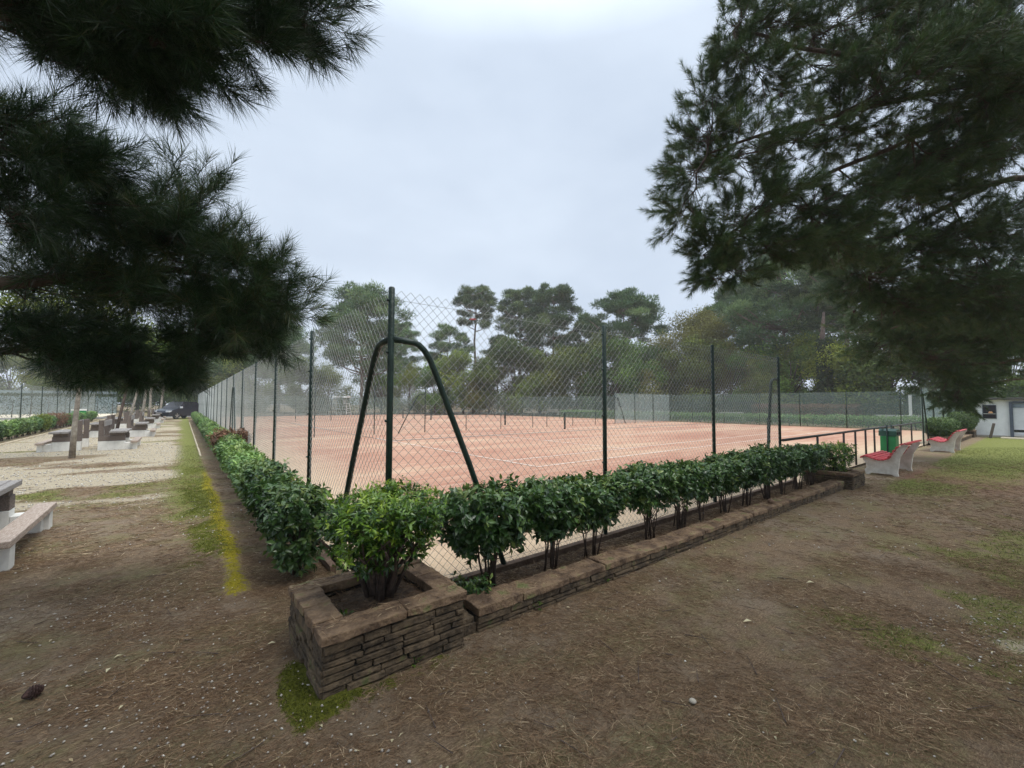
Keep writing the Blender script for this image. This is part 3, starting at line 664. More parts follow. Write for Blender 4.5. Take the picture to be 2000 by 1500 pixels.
# left row: long green hedge of shrubs
gl = 'shrubs of the long hedge along the left fence'
b2 = []
for i in range(5):
    e_ = empty('hedge_shrub', (0, 0, 0), 'x', 'shrub', group=gl)
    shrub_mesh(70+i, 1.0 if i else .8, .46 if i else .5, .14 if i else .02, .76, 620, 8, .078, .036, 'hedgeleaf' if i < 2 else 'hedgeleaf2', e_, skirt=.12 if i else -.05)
    stems(70+i, .55, .4, .5, 6, e_, .014); b2.append(e_)
ys = [.82]+[1.95+.92*k for k in range(48)]
mid_names = ['hedge shrub along the left fence, number {} counting away from the foreground planter']
ordn = ['first', 'second', 'third', 'fourth', 'fifth', 'sixth', 'seventh', 'eighth', 'ninth', 'tenth']
for i, y_ in enumerate(ys):
    src = b2[0] if i == 0 else b2[1] if i in (1, 2) else b2[2+(i*7) % 3]
    if i == 0: lab = 'big-leaved green hedge shrub hanging over the left edge of the foreground planter'
    elif i < 10: lab = f'green hedge shrub along the left fence, {ordn[i]} from the foreground planter'
    else: lab = 'small pale green shrub in the distant stretch of the long left-hand hedge'
    loc = (-.42+LS*y_, y_+(.3 if i == 0 else 0), .02); rz = math.pi/2+random.choice([0, math.pi])+random.uniform(-.15, .15)
    sz = (.9 if i == 0 else random.uniform(.92, 1.1), random.uniform(.9, 1.15), (1.04 if i == 0 else random.uniform(.9, 1.06)))
    if i in (0, 1, 3, 4, 5) and src['label'] == 'x': src.location = loc; src.rotation_euler = (0, 0, rz); src.scale = sz; src['label'] = lab
    else: dup(src, loc, rz, lab, sz)
for e_ in b2:
    if e_['label'] == 'x':
        e_.location = (-.42+LS*46.3, 46.3, .02); e_.rotation_euler = (0, 0, 1.6); e_['label'] = 'small pale green shrub in the distant stretch of the long left-hand hedge'
e_ = empty('hedge_shrub', (-.34+LS*9.3, 9.3, .02), 'brownish reddening shrub breaking the green of the long left-hand hedge', 'shrub', group=gl)
shrub_mesh(90, .95, .7, .2, .92, 500, 8, .075, .032, 'brownleaf', e_, skirt=.1); stems(90, .5, .4, .5, 5, e_)
# hedge on the far left behind the picnic tables
for i, y_ in enumerate(np.arange(17.5, 50, 1.05)):
    if 29.4 < y_ < 30.6: m_ = 'y'
    elif 33 < y_ < 35.5: m_ = 'b'
    else: m_ = 'g'
    if m_ == 'g': dup(b2[2+i % 3], (-6.9, y_, .02), math.pi/2+random.uniform(-.2, .2), 'grey-green shrub in the hedge on the far left beyond the picnic tables', (1.15, 1.2, 1.02), 'far left hedge shrubs')
    elif m_ == 'y':
        e_ = empty('yellow_shrub', (-6.8, y_, .02), 'small yellow-green shrub standing in the gap of the far left hedge', 'shrub'); shrub_mesh(95, .8, .8, .1, .95, 330, 7, .09, .04, 'yellowleaf', e_, skirt=.2); stems(95, .5, .5, .6, 6, e_)
    else:
        e_ = empty('brown_shrub', (-6.9, y_, .02), ['brown bare shrub in the far left hedge, left one of the pair', 'brown bare shrub in the far left hedge, middle one', 'brown bare shrub in the far left hedge, right one'][int((y_-33)/1.05) % 3], 'shrub', group='brown shrubs')
        shrub_mesh(96+i, 1.1, .8, .15, .95, 260, 7, .07, .03, 'brownleaf', e_, skirt=.1); stems(96+i, .8, .6, .7, 10, e_)
def hedge(name, x0, x1, y0, y1, h, n, mname, label, LL=.12, seed=0):
    r = np.random.default_rng(seed); e_ = empty(name, ((x0+x1)/2, (y0+y1)/2, 0), label, 'hedge')
    wx, wy = (x1-x0), (y1-y0); p = r.uniform(-.5, .5, (n, 3)); p[:, 2] = r.random(n)**.7
    k = r.integers(0, 4, n); p[k == 0, 2] = 1; p[k == 1, 0] = -.5; p[k == 2, 1] = -.5; p[k == 3, 0] = .5
    P = p*[wx, wy, h]+r.normal(size=(n, 3))*.07; P[:, 2] = np.abs(P[:, 2])+(fbm(P[:, 0], P[:, 1], 1.3, 3)-.5)*.12
    D = unit(r.normal(size=(n, 3))+[0, 0, .2]); v, f = leaves(P, D, unit(r.normal(size=(n, 3))+[0, 0, .6]), LL, LL*.5)
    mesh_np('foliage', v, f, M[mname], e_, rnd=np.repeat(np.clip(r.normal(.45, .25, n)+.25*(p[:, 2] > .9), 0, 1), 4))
    q = MB()
    for t in np.linspace(-.48, .48, max(4, int(max(wx, wy)/1.2))):
        c_ = (0, t*wy) if wy > wx else (t*wx, 0); q.tube([(c_[0], c_[1], -.1), (c_[0]+.05, c_[1]+.1, h*.8)], [.04, .015], 5)
    q.build('stems', M['stem'], e_); return e_
hedge('low_hedge', 36.0, 37.0, 0, 34, .7, 26000, 'hedgeleaf2', 'long low pale green hedge just behind the far netting fence', .13, 1)
hedge('tall_hedge', 41.5, 43, 6, 14, 1.5, 14000, 'brownleaf', 'brownish clipped hedge behind the low pale hedge at the back of the court', .12, 2)
hedge('tall_hedge', 41.4, 43.1, -3, 5.9, 1.55, 14000, 'darkhedge', 'dark green clipped hedge right of the brownish one at the back of the court', .12, 3)
hedge('tall_hedge', 41.4, 43.1, 14.1, 46, 1.75, 30000, 'darkhedge', 'long dark green hedge left of the brownish one behind the court', .14, 4)
hedge('tall_hedge', -30, -2.5, 62, 64, 2.4, 26000, 'darkhedge', 'dark clipped hedge closing off the end of the picnic path', .16, 5)

# ------------------------------------------------------------------ picnic sets
def picnic(label, mirror=False):
    s = -1 if mirror else 1
    e_ = empty('picnic_table', (0, 0, 0), label, 'picnic table', group='picnic tables on the gravel path')
    def bx(q, x0, x1, *a):
        x0, x1 = sorted((s*x0, s*x1)); q.box(x0, x1, *a); return q
    for y_ in (0, 1.3):
        q = MB(); bx(q, 0, .86, y_, y_+.2, -.05, .3); bx(q, .862, 1.2, y_+.002, y_+.198, -.05, .23); q.build('concrete_support', M['white'], e_, bevel=.008)
        q = MB(); bx(q, .0, .86, y_+.004, y_+.196, .302, .47); bx(q, .36, .84, y_+.02, y_+.18, .472, .575); q.build('upper_support', M['brown'], e_, bevel=.006)
        q = MB(); bx(q, .0, .17, y_+.02, y_+.17, .472, 1.0); q.build('backrest_post', M['brown'], e_, bevel=.006)
        q = MB(); bx(q, 1.12, 1.27, y_-.05 if y_ == 0 else y_+.1, y_+.1 if y_ == 0 else y_+.25, -.05, .23); q.build('bench_leg', M['white'], e_, bevel=.008)
    q = MB(); bx(q, .36, .595, -.18, 1.5, .577, .64); bx(q, .605, .81, -.2, 1.5, .577, .64); bx(q, .82, .93, -.18, 1.48, .577, .638); q.build('table_top', M['greywood'], e_, bevel=.006)
    q = MB(); bx(q, .172, .215, -.02, 1.54, .8, .985); q.build('backrest', M['greywood'], e_, bevel=.006)
    q = MB(); bx(q, 1.06, 1.3, -.16, 1.6, .232, .3); q.build('bench_seat', M['redwood'], e_, bevel=.008)
    return e_
pr = picnic('nearest picnic table, with a pinkish low bench, cut off by the left edge')
pl = picnic('picnic table on the left of the nearest far pair, seen behind the thin tree trunk', True)
pr.location = (-3.52, 3.0, 0); pl.location = (-3.73, 16.8, 0); pr.scale = pl.scale = (.78, 1.15, 1)
dup(pr, (-3.29, 16.4, 0), -.01, 'picnic table on the right of the nearest far pair, its grey backrest facing left')
far = [('second pair', 23.2), ('third pair', 31.2), ('fourth pair', 40.6), ('fifth pair', 48)]
for nm, y_ in far:
    dup(pr, (-3.1+LS*y_*.3, y_, 0), 0, f'distant picnic table, right one of the {nm} down the path')
    dup(pl, (-3.7+LS*y_*.3, y_+.6, 0), 0, f'distant picnic table, left one of the {nm} down the path')

# ------------------------------------------------------------------ slatted benches
def bench(label, loc, rz, slat, panel, group, L_=1.36, over=.12):
    e_ = empty('slatted_bench', loc, label, 'bench', rz, group)
    prof = [(0, 0), (-.06, .0), (-.1, .035), (-.45, .035), (-.5, 0), (-.57, 0), (-.555, .08), (-.6, .42), (-.72, .66), (-.745, .7), (-.66, .725), (-.585, .66), (-.5, .52), (-.44, .4), (-.36, .335), (-.24, .325), (-.1, .365), (0, .4), (.05, .37), (.045, .31), (.0, .24), (-.015, .15), (.02, .1), (.015, .04)]
    for x_ in (0, L_):
        MB().prism(prof, 'x', x_, x_+.075).build('side_panel', panel, e_, bevel=.006)
    def sl(q, y_, z_, ang, w_=.052, t_=.026):
        c, s = math.cos(ang), math.sin(ang)
        pr_ = [(y_+c*a-s*b_, z_+s*a+c*b_) for a, b_ in ((-w_/2, 0), (w_/2, 0), (w_/2, t_*.7), (w_*.3, t_), (-w_*.3, t_), (-w_/2, t_*.7))]
        q.prism(pr_, 'x', -over, L_+.075+over)
    q = MB()
    for y_, z_, a in ((.045, .385, -1.1), (.0, .412, -.25), (-.062, .398, .2), (-.125, .372, .35), (-.19, .35, .25), (-.255, .338, .05), (-.32, .346, -.2)): sl(q, y_, z_, a)
    q.build('seat', slat, e_)
    q = MB()
    for y_, z_, a in ((-.39, .372, -.75), (-.44, .43, -1.05), (-.482, .5, -1.05), (-.524, .57, -1.0), (-.575, .645, -.85), (-.645, .715, -.4), (-.71, .73, 0.1)): sl(q, y_, z_, a)
    q.build('backrest', slat, e_); return e_
bench('red-slatted bench with white concrete sides, the nearer of the two, beside the end planter', (11.25, -.66, 0), -.02, M['red'], M['benchwhite'], 'red benches')
bench('red-slatted bench with white concrete sides, the farther one, before the round bush', (19.05, -.82, 0), -.02, M['red'], M['benchwhite'], 'red benches')
wl = ['white-slatted bench behind the far low hedge, seen just above the litter bin', 'pale bench behind the far netting, seen between the last two near fence posts', 'pale bench behind the far netting, left of the third fence post', 'distant pale bench just left of the second near fence post', 'tiny pale bench, second from left behind the far netting', 'leftmost tiny pale bench behind the far netting']
for i, (px_, L_) in enumerate([(1755, 2.1), (1432, 1.9), (1296, 1.9), (1151, 1.8), (1085, 1.8), (1006, 1.8)]):
    # bearing meets the line x = 38.6
    k = (px_-1000)/F; d_ = (38.6-CAM[0])/(k*SY+CY); x_, y_ = V2W(k*d_, d_)
    bench(wl[i], (38.6, y_+L_/2, .12), math.pi/2*3+.0, M['white'], M['benchwhite'], 'pale benches behind the court', L_)
# litter bin
e_ = empty('litter_bin', (15.9, -.3, 0), 'green litter bin with darker hood standing at the low railing', 'litter bin', -.05)
q = MB(); q.prism([(-.19, -.18), (.19, -.18), (.21, .18), (-.21, .18)], 'z', .12, .64); q.build('body', M['binbody'], e_, bevel=.015)
q = MB(); q.prism([(-.22, .642), (.22, .642), (.22, .8), (.12, .86), (-.12, .86), (-.22, .8)], 'y', -.21, .21); q.build('lid', M['binlid'], e_, bevel=.012)
q = MB(); q.box(-.17, .17, -.225, -.212, .69, .77); q.build('opening', M['mortar'], e_)
for x_ in (-.24, .24): MB().tube([(x_, 0, -.1), (x_, 0, .98)], .02, 8).build('post', M['green'], e_, smooth=True)
e_ = empty('litter_bin', (*place(156, 33), 0), 'bright green bin in the far left hedge behind the thin tree trunk', 'litter bin', .6)
MB().box(-.3, .3, -.3, .3, .05, .95).build('body', M['binbody'], e_, bevel=.02); MB().box(-.33, .33, -.33, .33, .952, 1.08).build('lid', M['white'], e_, bevel=.02)
# far fence of the left court
fc = empty('chain_link_fence', (0, 0, 0), 'green-post fence on the far left beyond the picnic tables', 'fence')
run(fc, (-7.4, 20.4), (-7.4, 54.8), 8, cell=.12, wr=.0017)
fd = empty('netting_fence', (0, 0, 0), 'blue-grey netting screen fence at the end of the sandy court on the far left', 'fence')
run(fd, (-44, 78), (-7.6, 78), 9, h=3.2, net=M['screenblue'], wires=False)

# ------------------------------------------------------------------ white building
bw = empty('building', (30.75, -1.1, 0), 'low white-painted building with dark roof edge at the right edge of the photo', 'building')
q = MB(); q.box(0, 4, -9, 0, -.1, 1.86)
wm = mat('white_boarding', (.78, .79, .8), (.87, .88, .89), 4, .6, .1)
q.build('wall', wm, bw)
q = MB(); 
for i in range(22): q.box(-.012, -.001, -.4*i-.012, -.4*i, .06, 1.84)
q.build('board_battens', wm, bw)
q = MB(); q.box(-.3, 4.3, -9.2, .25, 1.865, 1.97); q.build('roof', M['roof'], bw, bevel=.01)
q = MB(); q.box(-.02, -.002, -7, 0, -.05, .09); q.build('plinth', M['concrete'], bw)
def wall_y(px): 
    k = (px-1000)/F; d_ = (30.75-CAM[0])/(k*SY+CY); return V2W(k*d_, d_)[1]+1.1, d_
wy0, d0 = wall_y(1919); wy1, _ = wall_y(1943); z0, z1 = 1.6-(816-791)/F*d0, 1.6-(792-791)/F*d0
wn = MB().box(-.035, -.013, wy1-.03, wy0+.03, z0-.03, z1+.03).build('window', M['bluetrim'], bw)
MB().box(-.045, -.036, wy1, wy0, z0, z1).build('pane', M['glass'], wn); MB().box(-.06, -.046, wy1, wy0, z0+.2, z0+.22).build('shelf', M['white'], wn)
MB().tube([(-.05, (wy0+wy1)/2-.04, z0+.24), (-.05, (wy0+wy1)/2-.04, z0+.26), (-.05, (wy0+wy1)/2-.04, z0+.33)], [.07, .08, .05], 10).build('orange_lamp', mat('orange_shade', (.75, .38, .18), (.85, .45, .22), 5, .5), wn)
dy0, _ = wall_y(1971); dy1, _ = wall_y(2040)
dr = MB().box(-.05, -.013, dy1, dy0-.1, .16, 1.45).build('door', M['door'], bw)
MB().box(-.055, -.013, dy1, dy0-.1, .28-.0, .0+.40).build('kick_strip', M['glass'], dr); MB().box(-.09, -.056, dy0-.75, dy0-.68, .9, .94).build('handle', M['rail'], dr)
MB().box(-.05, -.013, dy1, dy0-.1, 1.47, 1.68).build('transom', M['transom'], bw)
MB().box(-.14, -.014, dy0-.095, dy0+.02, 0, 1.76).build('door_frame', M['bluetrim'], bw); MB().box(-.14, -.014, dy1, dy0-.1, 1.7, 1.78).build('door_frame', M['bluetrim'], bw)
MB().box(-1.1, -.03, dy1-.5, dy0+.3, -.03, .04).build('step', M['palekerb'], bw, bevel=.01)
e_ = empty('leaning_plank', (*place(1930, 20.6), 0), 'short reddish-brown post leaning at the corner of the white building', 'plank')
MB().box(-.05, .05, -.05, .05, -.05, .75).build('board', M['brown'], e_).rotation_euler = (.2, -.2, 0)
e_ = empty('white_sign_post', (*place(1777, 29.5), 0), 'slim white upright panel above the back hedge, left of the tall fence end', 'sign')
MB().box(-.03, .03, -.08, .08, 0, 2.3).build('panel', M['white'], e_)

# ------------------------------------------------------------------ umpire chairs and car
def umpire(loc, rz, label):
    e_ = empty('umpire_chair', loc, label, 'umpire chair', rz, 'white umpire chairs')
    q = MB()
    for sx in (-.3, .3):
        for sy in (-.35, .35): q.tube([(sx*1.3, sy*1.4, 0), (sx, sy*.7, 1.5)], .035, 6)
        for z in (.4, .8, 1.2): q.tube([(sx*1.2, -.35*1.3, z), (sx*1.2, .35*1.3, z)], .025, 5)
    for z in (.3, .6, .9, 1.2): q.tube([(-.35, -.44+z*.14, z), (.35, -.44+z*.14, z)], .025, 5)
    q.build('ladder_frame', M['white'], e_)
    MB().box(-.33, .33, -.28, .28, 1.5, 1.56).build('seat', M['white'], e_)
    q = MB(); q.box(-.33, .33, .24, .29, 1.56, 2.1); q.box(-.33, -.28, -.25, .24, 1.75, 1.8); q.box(.28, .33, -.25, .24, 1.75, 1.8); q.build('backrest', M['white'], e_)
    q = MB(); q.prism([(-.42, 2.35), (.42, 2.35), (.25, 2.55), (-.25, 2.55)], 'y', -.4, .4); 
    for sx in (-.3, .3): q.tube([(sx, .27, 2.0), (sx, .27, 2.4)], .02, 5)
    q.build('canopy', M['white'], e_)
umpire((*place(657, 57), 0), .5, 'left one of the two tiny white umpire chairs seen through the mesh')
umpire((*place(677, 57), 0), .5, 'right one of the two tiny white umpire chairs seen through the mesh')
ce = empty('parked_car', (-2.3, 49.2, .0), 'dark blue car parked at the far end of the hedge, its nose pointing left', 'car', math.radians(48))
prof = [(0, .28), (.02, .62), (.12, .78), (.5, .9), (1.0, 1.0), (1.75, 1.5), (2.2, 1.62), (3.4, 1.62), (4.1, 1.35), (4.45, 1.0), (4.5, .35), (4.45, .25)]
q = MB(); q.prism([(p, z*1.05) for p, z in [(0, .28), (.02, .62), (.12, .78), (.5, .9), (1.0, 1.0), (4.3, 1.02), (4.45, .95), (4.5, .35), (4.45, .25)]], 'y', -.88, .88); q.build('body', M['carpaint'], ce, bevel=.06, smooth=False)
q = MB(); q.add([(1.0, -.84, 1.06), (4.2, -.84, 1.06), (4.2, .84, 1.06), (1.0, .84, 1.06), (1.8, -.66, 1.66), (3.5, -.66, 1.66), (3.5, .66, 1.66), (1.8, .66, 1.66)], [(0, 1, 5, 4), (1, 2, 6, 5), (2, 3, 7, 6), (3, 0, 4, 7), (4, 5, 6, 7), (3, 2, 1, 0)]); q.build('cabin', M['glass'], ce, bevel=.03)
q = MB(); q.box(1.85, 3.5, -.68, .68, 1.655, 1.7); q.build('roof', M['carpaint'], ce, bevel=.02)
for x_ in (.85, 3.6):
    for y_ in (-.9, .72):
        w_ = MB().tube([(x_, y_, .33), (x_, y_+.18, .33)], .33, 20).build('wheel', M['tyre'], ce)
        q = MB(); q.tube([(x_, y_-.012 if y_ < 0 else y_+.192, .33), (x_, y_ if y_ < 0 else y_+.18, .33)], .07, 8)
        for k in range(5):
            a = k*1.2566; yy = y_-.008 if y_ < 0 else y_+.188; q.box(x_-.035, x_+.035, yy-.006, yy+.006, .33, .33+.22); n_ = len(q.v)-8
            for j in range(n_, n_+8):
                X_, Y_, Z_ = q.v[j]; dx, dz = X_-x_, Z_-.33; q.v[j] = (x_+dx*math.cos(a)-dz*math.sin(a), Y_, .33+dx*math.sin(a)+dz*math.cos(a))
        q.build('rim', M['rim'], w_)
for y_ in (-.86, .5): MB().box(-.02, .3, y_-.02, y_+.36, .68, .83).build('headlight', M['lampglass'], ce, bevel=.02)
MB().box(1.15, 1.32, -1.06, -.88, 1.05, 1.22).build('wing_mirror', M['lampglass'], ce, bevel=.02)

# ------------------------------------------------------------------ distant and middle trees
def pine_far(seed, H, cw, cb, dens=1.0, lean=0.0, flat=.55, fork=False, name='pine_tree', label='', puff=1.0):
    """trunk, limbs and a crown of flattened needle pads; cb = height where the crown starts"""
    r = np.random.default_rng(seed); e_ = empty(name, (0, 0, 0), label, 'tree')
    q = MB(); top = np.array([lean*H+r.normal()*.3, r.normal()*.3, H*.93]); tp = [np.array([0, 0, -.3])]
    for t in (.2, .4, .6, .8, 1.0): tp.append(top*t+np.r_[r.normal(size=2)*.18*t*(1-t)*4, 0])
    r0 = .012*H+.06; q.tube([tuple(p) for p in tp], [r0*(1-.8*t) for t in (0, .2, .4, .6, .8, 1.0)], 9)
    def trunk(z):
        t = np.clip(z/(H*.93), 0, 1)*5; i = int(min(t, 4)); return tp[i]+(tp[i+1]-tp[i])*(t-i) if i > 0 else tp[1]*t
    np_ = int(58*dens*(cw/8)); C, Rr, A, B = [], [], [], []
    for i in range(np_):
        zf = r.random()**.75; z = cb+(H-cb)*zf; prof = (math.sin(math.pi*(.2+.72*zf))**.6)*r.uniform(.75, 1.15) if flat < .7 else (1-zf)**.5+.25
        a = r.uniform(0, 6.28); rad = cw/2*prof*math.sqrt(r.uniform(.12, 1)); tz = trunk(z); c = np.array([tz[0]+rad*math.cos(a), tz[1]+rad*math.sin(a), z+r.normal()*.3])
        C.append(c); Rr.append(r.uniform(.6, 1.2)*puff*cw/9); s0 = trunk(max(cb*.75, z-rad*r.uniform(.25, .6)))
        m1 = (s0+c)/2+np.array([0, 0, -.12*rad]); rb = .02+.012*rad*H/18
        if rad > .6 and i % 2 == 0: q.tube([tuple(s0), tuple(m1), tuple(c)], [rb*1.6, rb, rb*.4], 5)
    for k in range(3):
        z = cb*r.uniform(.5, .95); a = r.uniform(0, 6.28); s0 = trunk(z); q.tube([tuple(s0), tuple(s0+np.array([math.cos(a), math.sin(a), .3])*r.uniform(.8, 2))], [.05, .02], 5)
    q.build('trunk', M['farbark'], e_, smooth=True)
    C = np.array(C); Rr = np.array(Rr); n = 330; S = np.repeat(np.arange(len(C)), n)
    d = unit(r.normal(size=(len(S), 3))); rad = r.random(len(S))**.45
    lump = 1+.35*np.sin(d[:, 0]*5+S)*np.cos(d[:, 1]*6+S*2)
    off = d*(rad*lump)[:, None]*Rr[S][:, None]*np.array([1, 1, flat]); P = C[S]+off
    D = unit(d+np.array([0, 0, .7])+r.normal(size=d.shape)*.5); Lh = r.uniform(.25, .5, len(S))
    v, f = blades(P, D, Lh, r.uniform(.07, .13, len(S)), rng=r)
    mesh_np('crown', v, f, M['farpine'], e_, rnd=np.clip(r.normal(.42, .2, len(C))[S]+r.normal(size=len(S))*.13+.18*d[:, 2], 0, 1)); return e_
def broad(seed, H, cw, cb, mname='broad', label='', n=26, per=420, leaf=.26, name='broadleaf_tree', gap=1.0):
    r = np.random.default_rng(seed); e_ = empty(name, (0, 0, 0), label, 'tree'); q = MB()
    q.tube([(0, 0, -.3), (.1, 0, H*.3), (.15, .1, H*.7)], [.016*H+.05, .011*H+.04, .03], 8); C, Rr = [], []
    for i in range(n):
        zf = r.random(); z = cb+(H-cb)*zf; rad = cw/2*math.sqrt(max(.05, 1-(zf*1.15-.35)**2*1.35))*math.sqrt(r.random()); a = r.uniform(0, 6.28)
        c = np.array([rad*math.cos(a), rad*math.sin(a), z]); C.append(c); Rr.append(r.uniform(.14, .25)*cw*.85)
        q.tube([(.1, 0, z*.4), tuple(c*[.5, .5, .72]), tuple(c)], [.05, .035, .012], 5)
    q.build('trunk', M['bark'], e_, smooth=True)
    C = np.array(C); Rr = np.array(Rr); per = int(per*1.6); S = np.repeat(np.arange(n), per); d = unit(r.normal(size=(len(S), 3)))
    P = C[S]+d*(r.random(len(S))**.4*Rr[S]*(1+.3*np.sin(d[:, 0]*6+S)*np.sin(d[:, 2]*5+S)))[:, None]*[1, 1, .8]; P[:, 2] = np.maximum(P[:, 2], .1)
    D = unit(r.normal(size=(len(S), 3))+d*.5); ll = leaf*r.uniform(.6, 1.3, len(S))
    v, f = leaves(P, D, unit(d+r.normal(size=d.shape)*.5+[0, 0, .5]), ll, ll*.6)
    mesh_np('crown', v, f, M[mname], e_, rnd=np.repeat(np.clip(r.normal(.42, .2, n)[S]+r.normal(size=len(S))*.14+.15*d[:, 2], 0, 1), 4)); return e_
def H_(top, z): return 1.6+(788-top)/F*z
def put(e_, px, z, rz=0): e_.location = (*place(px, z), 0); e_.rotation_euler = (0, 0, rz); return e_
gp = 'tall pines behind the courts'
def setg(e_, g_): e_['group'] = g_; return e_
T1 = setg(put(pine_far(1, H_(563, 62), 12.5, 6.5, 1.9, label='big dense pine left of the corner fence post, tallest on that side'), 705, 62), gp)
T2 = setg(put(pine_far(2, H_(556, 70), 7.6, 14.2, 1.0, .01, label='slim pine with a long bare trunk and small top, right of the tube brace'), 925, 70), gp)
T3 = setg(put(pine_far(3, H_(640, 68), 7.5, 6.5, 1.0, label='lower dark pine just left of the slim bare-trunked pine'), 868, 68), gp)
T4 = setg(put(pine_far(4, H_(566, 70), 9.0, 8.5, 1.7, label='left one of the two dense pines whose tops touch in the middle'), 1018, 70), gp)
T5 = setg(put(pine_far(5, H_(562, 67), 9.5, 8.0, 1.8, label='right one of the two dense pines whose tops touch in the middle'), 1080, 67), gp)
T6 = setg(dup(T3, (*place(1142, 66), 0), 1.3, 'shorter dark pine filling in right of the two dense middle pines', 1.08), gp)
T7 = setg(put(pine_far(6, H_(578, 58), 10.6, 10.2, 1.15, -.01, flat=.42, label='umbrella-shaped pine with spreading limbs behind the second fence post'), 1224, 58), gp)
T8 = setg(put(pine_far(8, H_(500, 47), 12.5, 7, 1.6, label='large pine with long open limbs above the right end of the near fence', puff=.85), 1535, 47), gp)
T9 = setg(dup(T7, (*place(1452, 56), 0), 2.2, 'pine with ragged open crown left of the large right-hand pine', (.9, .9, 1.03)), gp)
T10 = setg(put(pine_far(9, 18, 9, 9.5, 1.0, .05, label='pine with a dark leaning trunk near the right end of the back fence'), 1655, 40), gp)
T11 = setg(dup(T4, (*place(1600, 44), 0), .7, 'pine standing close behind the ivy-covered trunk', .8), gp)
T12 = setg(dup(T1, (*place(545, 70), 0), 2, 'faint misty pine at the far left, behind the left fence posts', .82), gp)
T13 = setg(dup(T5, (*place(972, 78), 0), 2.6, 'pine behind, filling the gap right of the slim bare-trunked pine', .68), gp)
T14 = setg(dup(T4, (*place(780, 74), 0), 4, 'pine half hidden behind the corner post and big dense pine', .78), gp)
bt = empty('ivy_trunk_tree', (*place(1612, 38), 0), 'thick trunk wrapped in green ivy in the right-hand woodland', 'tree')
MB().tube([(0, 0, -.2), (.05, 0, 4), (0, .1, 7.5), (.3, 0, 10)], [.4, .3, .22, .1], 10).build('trunk', M['bark'], bt, smooth=True)
r = np.random.default_rng(5); n = 7000; a = r.uniform(0, 6.28, n); z = r.uniform(0, 7.5, n); P = np.stack([np.cos(a)*.5, np.sin(a)*.5, z], 1)*np.stack([r.uniform(.75, 1.2, n)]*2+[np.ones(n)], 1)
v, f = leaves(P, unit(r.normal(size=(n, 3))+[0, 0, -.5]), unit(P*[1, 1, 0]+r.normal(size=(n, 3))*.3), .16, .12); mesh_np('ivy', v, f, M['darkhedge'], bt, rnd=np.repeat(r.random(n), 4))
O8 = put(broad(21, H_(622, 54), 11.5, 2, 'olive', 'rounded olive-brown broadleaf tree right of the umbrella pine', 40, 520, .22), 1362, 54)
Bb = [broad(30, 8.6, 8.5, .8, 'broad', '', 26, 460), broad(31, 7.4, 8.0, .6, 'broad', '', 24, 460), broad(32, 9.2, 9, 1, 'broad', '', 30, 460), broad(33, 7.6, 8, .6, 'yellowleaf', '', 24, 420, .18), broad(34, 8.6, 9, .8, 'olive', '', 26, 420, .2)]
gb = 'broadleaf understorey trees behind the courts'
ul = [(585, 66, 1, 'light green low tree at the far left end of the court'), (640, 70, 3, 'pale yellow-green tree below the big dense pine'), (745, 67, 0, 'broadleaf tree right behind the left leg of the tube brace'), (800, 66, 3, 'bright green tree seen above the corner post brace'),
      (850, 63, 1, 'green understorey tree left of the slim pine trunk'), (905, 64, 0, 'understorey tree at the foot of the slim bare-trunked pine'), (955, 64, 4, 'brownish-green tree right of the slim pine trunk'), (1005, 62, 2, 'green tree under the left middle pine'), (1055, 62, 0, 'dark green tree under the right middle pine'),
      (1105, 60, 2, 'green tree just left of the second near fence post'), (1160, 58, 2, 'green tree directly behind the second near fence post'), (1205, 56, 0, 'green tree around the foot of the umbrella pine'), (1258, 54, 2, 'tree between the umbrella pine and the olive-brown tree'), (1310, 52, 4, 'olive tree left part of the round-topped pair'),
      (1365, 50, 0, 'green tree behind the third near fence post'), (1425, 48, 4, 'olive-green tree right of the third near fence post'), (1480, 46, 1, 'light green tree left of the last tall near fence post'), (1545, 43, 3, 'yellow-green tree right of the last tall near fence post'), (1600, 42, 1, 'green bushes at the foot of the ivy trunk'),
      (1680, 38, 3, 'bright yellow-green tree under the right-hand pine crown'), (1745, 36, 0, 'tree at the right end of the back hedge'), (1800, 35, 2, 'tree hidden behind the hanging pine foliage on the right'), (1880, 38, 1, 'tree behind the roof of the white building'), (1980, 40, 2, 'tree behind the right end of the white building'),
      (20, 95, 2, 'tall tree behind the blue-grey screen at the left edge'), (90, 92, 0, 'tree behind the blue-grey screen, second from the left edge'), (160, 80, 2, 'tree behind the bright green bin'), (215, 76, 0, 'tree at the end of the path behind the left picnic tables'), (270, 74, 2, 'tree closing the path, left of the car'), (320, 72, 1, 'tree directly left of the parked car'), (375, 74, 2, 'dark tree directly behind the parked car'), (430, 73, 0, 'tree right of the parked car'), (495, 72, 1, 'tree far behind the receding left fence')]
used = set()
for px_, z_, k_, lab in ul:
    if k_ not in used: e_ = Bb[k_]; put(e_, px_, z_, 0); e_['label'] = lab; used.add(k_)
    else: e_ = dup(Bb[k_], (*place(px_, z_), 0), random.uniform(0, 6), lab)
    s = random.uniform(.92, 1.12)*(1.35 if px_ < 560 else 1.0); e_.scale = (s, s, s); e_['group'] = gb
